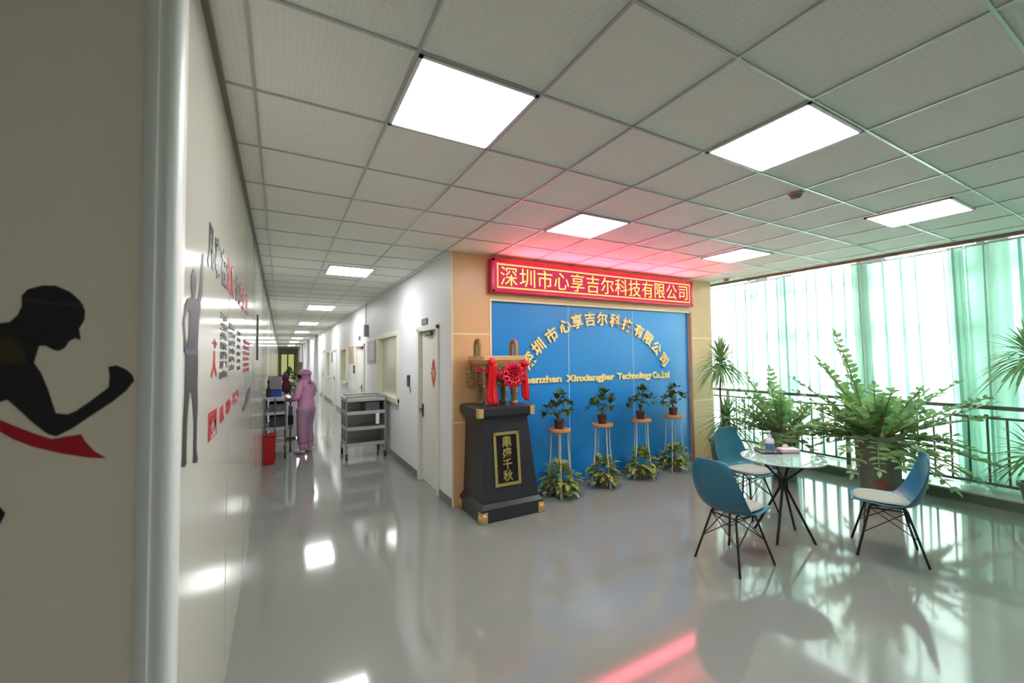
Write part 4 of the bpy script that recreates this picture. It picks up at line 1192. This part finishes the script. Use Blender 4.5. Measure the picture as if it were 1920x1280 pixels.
bw(MB().box(XC-0.03, XC, 11.75, 11.95, 1.33, 1.55), 'body', mat('reader_dark', (62, 62, 68), 0.3), kp2, bevel=0.006)
ps = thing('wall_poster', 'pale pink and grey framed notice left of the cream corridor window', 'poster', (XC, 9.45, 1.63))
bw(MB().box(XC-0.02, XC, 9.0, 9.9, 1.63, 2.12), 'board', mat('notice_print', (176, 166, 170), 0.4, vary=0.3, scale=4), ps, bevel=0.003)
bw(MB().box(XC-0.023, XC-0.02, 9.08, 9.5, 1.70, 2.05), 'sheet', mat('notice_sheet', (208, 196, 204), 0.5, vary=0.15, scale=9), ps)
ps = thing('wall_poster', 'tan framed notice on the wall beyond the double door', 'poster', (XC, 12.4, 1.6))
bw(MB().box(XC-0.02, XC, 12.0, 12.85, 1.61, 2.07), 'board', mat('tan_print', (196, 156, 116), 0.4, vary=0.2, scale=5), ps, bevel=0.003)
ps = thing('wall_poster', 'small blue notice on the far right corridor wall', 'poster', (XC, 17.3, 1.6))
bw(MB().box(XC-0.02, XC, 17.1, 17.7, 1.6, 2.0), 'board', mat('blue_print', (120, 126, 176), 0.4, vary=0.2), ps)
ps = thing('exit_fixture', 'small grey hanging fixture high on the right wall above the notice', 'wall fixture', (XC, 9.9, 2.2))
bw(MB().box(XC-0.09, XC, 9.84, 9.98, 2.23, 2.50).tube([(XC-0.04, 9.91, 2.5), (XC-0.04, 9.91, H)], 0.012, 6), 'housing', mat('fixture_grey', (176, 166, 164), 0.4), ps, bevel=0.004)
ps = thing('room_sign', 'tiny dark plate above the double door, down the corridor', 'sign', (XC, 11.0, 2.2))
bw(MB().box(XC-0.012, XC, 10.9, 11.15, 2.19, 2.30), 'plate', M_grey, ps)

# red paper-cut ornament on the near door
fu = thing('paper_ornament', 'red paper-cut ornament hanging on the near corridor door', 'paper ornament', (XC+0.035, 5.33, 1.34))
M_fur = mat('red_paper', (214, 24, 62), 0.6, vary=0.1); M_fug = mat('ornament_gold', (206, 176, 112), 0.45)
def on_door(a, b, d): return (XC+0.034-d, a, b)
yc_ = 5.33
bw(MB().prism([(yc_, 1.72), (yc_-0.035, 1.68), (yc_-0.06, 1.60), (yc_+0.06, 1.60), (yc_+0.035, 1.68)], on_door, 0, 0.004).prism([(yc_, 1.33), (yc_+0.055, 1.445), (yc_-0.055, 1.445)], on_door, 0, 0.004), 'paper', M_fur, fu)
dm = MB()
for k in range(8):
    a = 2*PI*k/8
    dm.prism([(yc_+0.075*math.cos(a)+0.03*math.cos(a+q*PI/3), 1.522+0.075*math.sin(a)+0.03*math.sin(a+q*PI/3)) for q in range(6)], on_door, 0.0, 0.005)
bw(dm, 'paper_flower', mat('pale_red_paper', (206, 96, 100), 0.6, vary=0.2, scale=60), fu)
text('character', '\u798f', 0.12, (XC+0.0285, yc_, 1.522), (0, -1, 0), (0, 0, 1), M_fug, fu, 0.002)

# ------------------------------------------------------------------ steel trolley by the window
def caster(mb_parent, x, y, par):
    c = MB().tube([(x-0.014, y, 0.04), (x+0.014, y, 0.04)], 0.04, 14).box(x-0.02, x+0.02, y-0.012, y+0.012, 0.07, 0.10)
    bw(c, 'caster', M_rubber, par, smooth=40)
tr = thing('steel_trolley', 'three-tier steel trolley with a raised rim under the cream corridor window', 'trolley', (1.32, 7.9, 0))
X0, X1, Y0, Y1 = 0.985, 1.64, 7.60, 8.22
for z, nm in ((0.245, 'lower_shelf'), (0.52, 'middle_shelf'), (0.79, 'upper_shelf')):
    s = MB().box(X0, X1, Y0, Y1, z-0.012, z).box(X0, X1, Y0-0.004, Y0+0.008, z-0.03, z+0.03).box(X0, X1, Y1-0.008, Y1+0.004, z-0.03, z+0.03).box(X0-0.004, X0+0.008, Y0, Y1, z-0.03, z+0.03).box(X1-0.008, X1+0.004, Y0, Y1, z-0.03, z+0.03)
    bw(s, nm, M_steelp, tr, bevel=0.003)
s = MB().box(X0, X1, Y0, Y1, 0.985, 1.0).box(X0, X1, Y0-0.004, Y0+0.01, 0.985, 1.035).box(X0, X1, Y1-0.01, Y1+0.004, 0.985, 1.035).box(X0-0.004, X0+0.01, Y0, Y1, 0.985, 1.035).box(X1-0.01, X1+0.004, Y0, Y1, 0.985, 1.035)
bw(s, 'top_tray', M_steelp, tr, bevel=0.003)
for x in (X0+0.005, X1-0.005):
    for y in (Y0+0.005, Y1-0.005):
        bw(MB().tube([(x, y, 0.09), (x, y, 1.06)], 0.013, 10), 'upright', M_steel, tr, smooth=40)
        caster(None, x, y, tr)
pr_ = [(X0-0.01, Y0-0.01, 1.06), (X1+0.01, Y0-0.01, 1.06), (X1+0.01, Y1+0.01, 1.06), (X0-0.01, Y1+0.01, 1.06), (X0-0.01, Y0-0.01, 1.06)]
bw(MB().tube(pr_, 0.011, 8), 'top_rail', M_steel, tr, smooth=40)
bw(MB().box(X1-0.012, X1-0.006, Y0+0.02, Y1-0.02, 0.25, 0.98).box(X0+0.02, X1-0.012, Y1-0.014, Y1-0.008, 0.25, 0.98), 'back_panel', mat('panel_steel', (186, 188, 188), 0.4, metal=0.3), tr)
bw(MB().box(X1-0.32, X1-0.08, Y0+0.1, Y1-0.1, 0.803, 0.96), 'tray_insert', mat('tray_grey', (120, 122, 126), 0.4), tr, bevel=0.004)
sh = thing('paper_sheet', 'white paper sheet lying on top of the steel trolley', 'paper', (1.36, 7.9, 1.001))
MB().box(-0.2, 0.2, -0.16, 0.16, 0.0, 0.004).build('sheet', mat('paper', (240, 240, 240), 0.7), sh)
tg = thing('paper_tag', 'white paper tag hanging at the front of the steel trolley', 'tag', (1.50, 7.59, 0.66))
MB().box(-0.03, 0.03, -0.004, 0.0, -0.08, 0.11).build('card', mat('paper', (240, 240, 240), 0.7), tg)

# ------------------------------------------------------------------ left side: cart with things on it, red bin
ct = thing('steel_cart', 'steel cart with three shelves against the left corridor wall', 'cart', (-0.075, 8.75, 0))
X0, X1, Y0, Y1 = -0.235, 0.085, 8.35, 9.15
for z, nm in ((0.255, 'lower_shelf'), (0.53, 'middle_shelf'), (0.795, 'upper_shelf'), (1.055, 'top_shelf')):
    s = MB().box(X0, X1, Y0, Y1, z-0.012, z).box(X0, X1, Y0-0.004, Y0+0.01, z-0.03, z+0.022).box(X1-0.01, X1+0.004, Y0, Y1, z-0.03, z+0.022).box(X0, X1, Y1-0.01, Y1+0.004, z-0.03, z+0.022)
    bw(s, nm, M_steelp, ct, bevel=0.003)
for x in (X0+0.012, -0.08, X1-0.005):
    for y in ((Y0+0.005, Y1-0.005) if x != -0.08 else (Y0+0.005,)):
        bw(MB().tube([(x, y, 0.09), (x, y, 1.06)], 0.013, 10), 'upright', M_grey, ct, smooth=40)
        caster(None, x, y, ct)
for (nm, lab, cat, rgb, x, y, z, sx, sy, sz) in (
    ('storage_box', 'royal blue storage box on the top shelf of the left cart', 'box', (44, 66, 168), -0.08, 8.6, 1.055, 0.10, 0.12, 0.13),
    ('cleaning_cloth', 'yellow folded cloth on the top shelf beside the wall', 'cloth', (206, 198, 96), -0.21, 8.55, 1.055, 0.018, 0.06, 0.07),
    ('storage_box', 'grey carton standing behind the blue box on the left cart', 'box', (150, 146, 160), -0.09, 8.9, 1.055, 0.11, 0.13, 0.36),
    ('storage_box', 'grey-blue case on the middle shelves of the left cart', 'box', (110, 112, 132), -0.06, 8.75, 0.795, 0.12, 0.3, 0.15),
    ('storage_box', 'dark grey crate on the lower part of the left cart', 'box', (76, 78, 82), -0.05, 8.75, 0.53, 0.12, 0.3, 0.2)):
    t = thing(nm, lab, cat, (x, y, z))
    MB().box(-sx, sx, -sy, sy, 0, sz).box(-sx-0.004, sx+0.004, -sy-0.004, sy+0.004, sz*0.82, sz).build('body', mat(nm, rgb, 0.4, vary=0.1), t, bevel=0.006)
bo = thing('spray_bottle', 'black bottle standing on the top shelf near the wall', 'bottle', (-0.185, 8.42, 1.055))
MB().lathe([(0.032, 0), (0.034, 0.01), (0.034, 0.16), (0.014, 0.2), (0.014, 0.24)], 14).ball((0, 0, 0.28), 0.02, 0.02, 0.045).build('bottle_body', M_rubber, bo, smooth=50)
bg = thing('cloth_bag', 'dark maroon and navy bag hung on the far end of the left cart', 'bag', (0.10, 9.22, 1.1))
MB().ball((0, 0, 0.10), 0.085, 0.05, 0.14).ball((-0.02, 0, 0.27), 0.07, 0.045, 0.08).build('bag_body', mat('maroon_cloth', (88, 28, 50), 0.7, vary=0.3, scale=8, bump=0.5, bscale=20), bg, smooth=60)
MB().tube([(-0.05, 0, 0.3), (-0.03, 0, 0.38), (0.02, 0, 0.4), (0.05, 0, 0.3)], 0.01, 6).build('strap', mat('navy_cloth', (36, 40, 86), 0.7), bg, smooth=60)
rbx = thing('waste_bin', 'red waste bin on the floor against the left corridor wall', 'bin', (-0.155, 8.06, 0))
MB().frustum((-0.075, 0.075, -0.10, 0.10, 0.0), (-0.092, 0.095, -0.13, 0.13, 0.47)).build('bin_body', mat('red_bin', (172, 18, 26), 0.35, vary=0.1), rbx, bevel=0.008)
MB().frustum((-0.094, 0.099, -0.135, 0.135, 0.455), (-0.094, 0.099, -0.135, 0.135, 0.49)).build('rim', mat('red_bin_rim', (150, 16, 24), 0.35), rbx, bevel=0.005)
wm = thing('mop_trolley', 'narrow grey-blue wheeled mop frame beside the hooded person', 'mop trolley', (0.17, 9.0, 0))
MB().box(-0.035, 0.035, -0.12, 0.12, 0.42, 0.86).build('bucket', mat('mop_grey', (120, 134, 150), 0.4, vary=0.2), wm, bevel=0.01)
MB().box(-0.045, 0.045, -0.125, -0.115, 0.5, 0.68).build('clip', M_rubber, wm)
MB().tube([(0, -0.1, 0.1), (0, -0.1, 0.95)], 0.012, 8).tube([(0, 0.1, 0.1), (0, 0.1, 0.95)], 0.012, 8).tube([(0, -0.1, 0.95), (0, 0.1, 0.95)], 0.012, 8).build('frame', M_grey, wm, smooth=50)
for yy in (-0.1, 0.1):
    MB().tube([(-0.012, yy, 0.05), (0.012, yy, 0.05)], 0.05, 14).build('wheel', M_rubber, wm, smooth=40)
wc = thing('white_cabinet', 'white low cabinet on the floor beyond the hooded person', 'cabinet', (0.16, 10.6, 0))
MB().box(-0.36, 0.16, -0.4, 0.4, 0.05, 0.86).box(-0.37, 0.17, -0.41, 0.41, 0.86, 0.9).build('body', mat('cab_white', (232, 230, 234), 0.3), wc, bevel=0.005)
MB().box(0.158, 0.165, -0.38, -0.01, 0.08, 0.84).box(0.158, 0.165, 0.01, 0.38, 0.08, 0.84).build('door', mat('cab_white', (236, 234, 238), 0.3), wc, bevel=0.002)
MB().box(-0.35, 0.14, -0.38, 0.38, 0, 0.05).build('plinth', M_grey, wc)
gp = thing('potted_plant', 'small green plant far down the corridor, left of the hooded person', 'potted plant', (0.25, 14.0, 0.0))
MB().lathe([(0.13, 0), (0.19, 0.55), (0.2, 0.56), (0.17, 0.56), (0.0, 0.53)], 18).build('pot', mat('olive_pot', (110, 104, 70), 0.5), gp, smooth=40)
lf = MB(); heap_leaves(lf, random.Random(5), 90, (0, 0, 0.95), 0.30, 0.42, 0.20)
lf.tube([(0, 0, 0.5), (0, 0, 0.9)], 0.03, 6).build('foliage', leafmat('far_leaf', (52, 96, 52), (96, 140, 66), 0.5, 0.2), gp, smooth=80)
vs_ = thing('floor_vase', 'tall dark vase standing beside the far corridor plant', 'vase', (0.62, 17.0, 0))
MB().lathe([(0.08, 0), (0.13, 0.4), (0.11, 1.0), (0.06, 1.3), (0.09, 1.62), (0.08, 1.62), (0.04, 1.3)], 20).build('vase_body', mat('dark_vase', (84, 70, 70), 0.3), vs_, smooth=50)

# ------------------------------------------------------------------ person in a pink clean-room suit
def skinned(name, verts, edges, radii, material, parent, sub=2, root=0):
    me = bpy.data.meshes.new(name); me.from_pydata(verts, edges, [])
    o = bpy.data.objects.new(name, me); COL.objects.link(o)
    sk = o.modifiers.new('skin', 'SKIN'); sk.use_smooth_shade = True
    lay = me.skin_vertices[0].data
    for i, r in enumerate(radii):
        lay[i].radius = r if isinstance(r, tuple) else (r, r)
        lay[i].use_root = (i == root)
    ss = o.modifiers.new('smooth', 'SUBSURF'); ss.levels = sub; ss.render_levels = sub
    bpy.context.view_layer.update()
    dg = bpy.context.evaluated_depsgraph_get()
    m2 = bpy.data.meshes.new_from_object(o.evaluated_get(dg))
    bpy.data.objects.remove(o); bpy.data.meshes.remove(me)
    m2.name = name
    m2.materials.clear(); m2.materials.append(material)
    m2.shade_smooth()
    q = bpy.data.objects.new(name, m2); COL.objects.link(q); q.parent = parent
    return q
pe = thing('person', 'person in a pink hooded clean-room suit standing with back turned by the left cart', 'person', (0.42, 8.66, 0), math.atan2(0.62, -0.78)-PI/2)
V = []; Ed = []; Rd = []
def ad(p, r, par=None):
    V.append(p); Rd.append(r)
    if par is not None: Ed.append((par, len(V)-1))
    return len(V)-1
pel = ad((0, 0, 0.84), (0.155, 0.12))
wa = ad((0, -0.005, 0.99), (0.145, 0.115), pel); ch_ = ad((0, 0.0, 1.15), (0.165, 0.12), wa); sh_ = ad((0, 0.005, 1.27), (0.13, 0.095), ch_)
nk = ad((0, 0.02, 1.345), (0.066, 0.066), sh_); hd_ = ad((0, 0.04, 1.44), (0.088, 0.10), nk); ht = ad((0, 0.03, 1.535), (0.07, 0.08), hd_)
for s in (-1, 1):
    hp = ad((0.09*s, 0, 0.76), (0.098, 0.105), pel); kn = ad((0.10*s, 0.035*(1 if s > 0 else 0.3), 0.45), (0.078, 0.082), hp)
    an = ad((0.105*s, -0.01, 0.13), (0.066, 0.07), kn); ft = ad((0.11*s, -0.005, 0.05), (0.042, 0.05), an); ad((0.115*s, 0.13, 0.036), (0.036, 0.032), ft)
    sd = ad((0.175*s, 0.0, 1.26), (0.075, 0.075), sh_)
    if s < 0: el, wr, pm = (-0.255, 0.0, 1.02), (-0.17, 0.22, 0.985), (-0.145, 0.29, 0.985)
    else: el, wr, pm = (0.25, 0.03, 1.02), (0.13, 0.23, 1.02), (0.10, 0.295, 1.03)
    e_ = ad(el, (0.058, 0.058), sd); w_ = ad(wr, (0.04, 0.04), e_); p_ = ad(pm, (0.032, 0.018), w_)
    P = Vector(pm); fwd = (P-Vector(wr)).normalized()
    for k in range(4):
        b = P+fwd*0.03+Vector((0, 0, 0.024-0.016*k)); ln = (0.032, 0.036, 0.034, 0.026)[k]
        f1 = ad(tuple(b), 0.009, p_); f2 = ad(tuple(b+fwd*ln+Vector((0.006*-s, 0, 0))), 0.0085, f1); ad(tuple(b+fwd*(ln*1.5)+Vector((0.024*-s, 0, -0.004))), 0.008, f2)
    t1 = ad(tuple(P+Vector((0, 0, 0.03))-fwd*0.01), 0.011, p_); ad(tuple(P+fwd*0.02+Vector((0.01*-s, 0, 0.06))), 0.009, t1)
M_suit = mat('pink_suit', (212, 150, 188), 0.7, vary=0.12, scale=7, bump=0.6, bscale=11)
M_suitd = mat('mauve_trousers', (176, 136, 166), 0.7, vary=0.12, scale=7, bump=0.6, bscale=11)
skinned('body', V, Ed, Rd, M_suit, pe, 2)
# trousers, hood, face, mask, shoes as clothing over the body
V = []; Ed = []; Rd = []
a = ad((0, 0, 0.90), (0.168, 0.135)); b = ad((0, 0, 0.83), (0.17, 0.138), a)
for s in (-1, 1):
    q = ad((0.09*s, 0.0, 0.74), (0.112, 0.118), b); k_ = ad((0.10*s, 0.035*(1 if s > 0 else 0.3), 0.45), (0.092, 0.096), q); ad((0.105*s, -0.008, 0.13), (0.088, 0.092), k_)
skinned('trousers', V, Ed, Rd, M_suitd, pe, 2, 1)
V = []; Ed = []; Rd = []
a = ad((0, 0.005, 1.30), (0.115, 0.10)); b = ad((0, 0.008, 1.37), (0.088, 0.09), a); c = ad((0, 0.012, 1.45), (0.106, 0.108), b); ad((0, 0.008, 1.55), (0.082, 0.088), c)
skinned('hood', V, Ed, Rd, mat('mauve_hood', (176, 122, 176), 0.7, vary=0.12, bump=0.4, bscale=14), pe, 2, 1)
fc = MB().ball((0, 0.062, 1.46), 0.072, 0.075, 0.09, 16, 12).ball((0, 0.14, 1.455), 0.012, 0.018, 0.022)
fc.build('face', mat('skin', (206, 160, 140), 0.5), pe, smooth=80)
ey = MB().ball((-0.028, 0.129, 1.485), 0.011, 0.007, 0.007).ball((0.028, 0.129, 1.485), 0.011, 0.007, 0.007).box(-0.045, -0.012, 0.126, 0.133, 1.502, 1.507).box(0.012, 0.045, 0.126, 0.133, 1.502, 1.507)
ey.build('eyes', mat('eye_dark', (40, 32, 30), 0.3), pe, smooth=60)
MB().ball((0, 0.09, 1.42), 0.07, 0.068, 0.052, 16, 10).build('face_mask', mat('black_mask', (30, 26, 34), 0.7), pe, smooth=80)
for s in (-1, 1):
    MB().ball((0.113*s, 0.055, 0.042), 0.052, 0.125, 0.042, 16, 8).build('shoe', mat('pale_boot', (206, 192, 204), 0.5), pe, smooth=80)

for ch in pe.children:      # the head is turned to the left of the shoulders
    if ch.name.split('.')[0] in ('hood', 'face', 'eyes', 'face_mask'):
        ch.rotation_euler = (0, 0, math.radians(38))
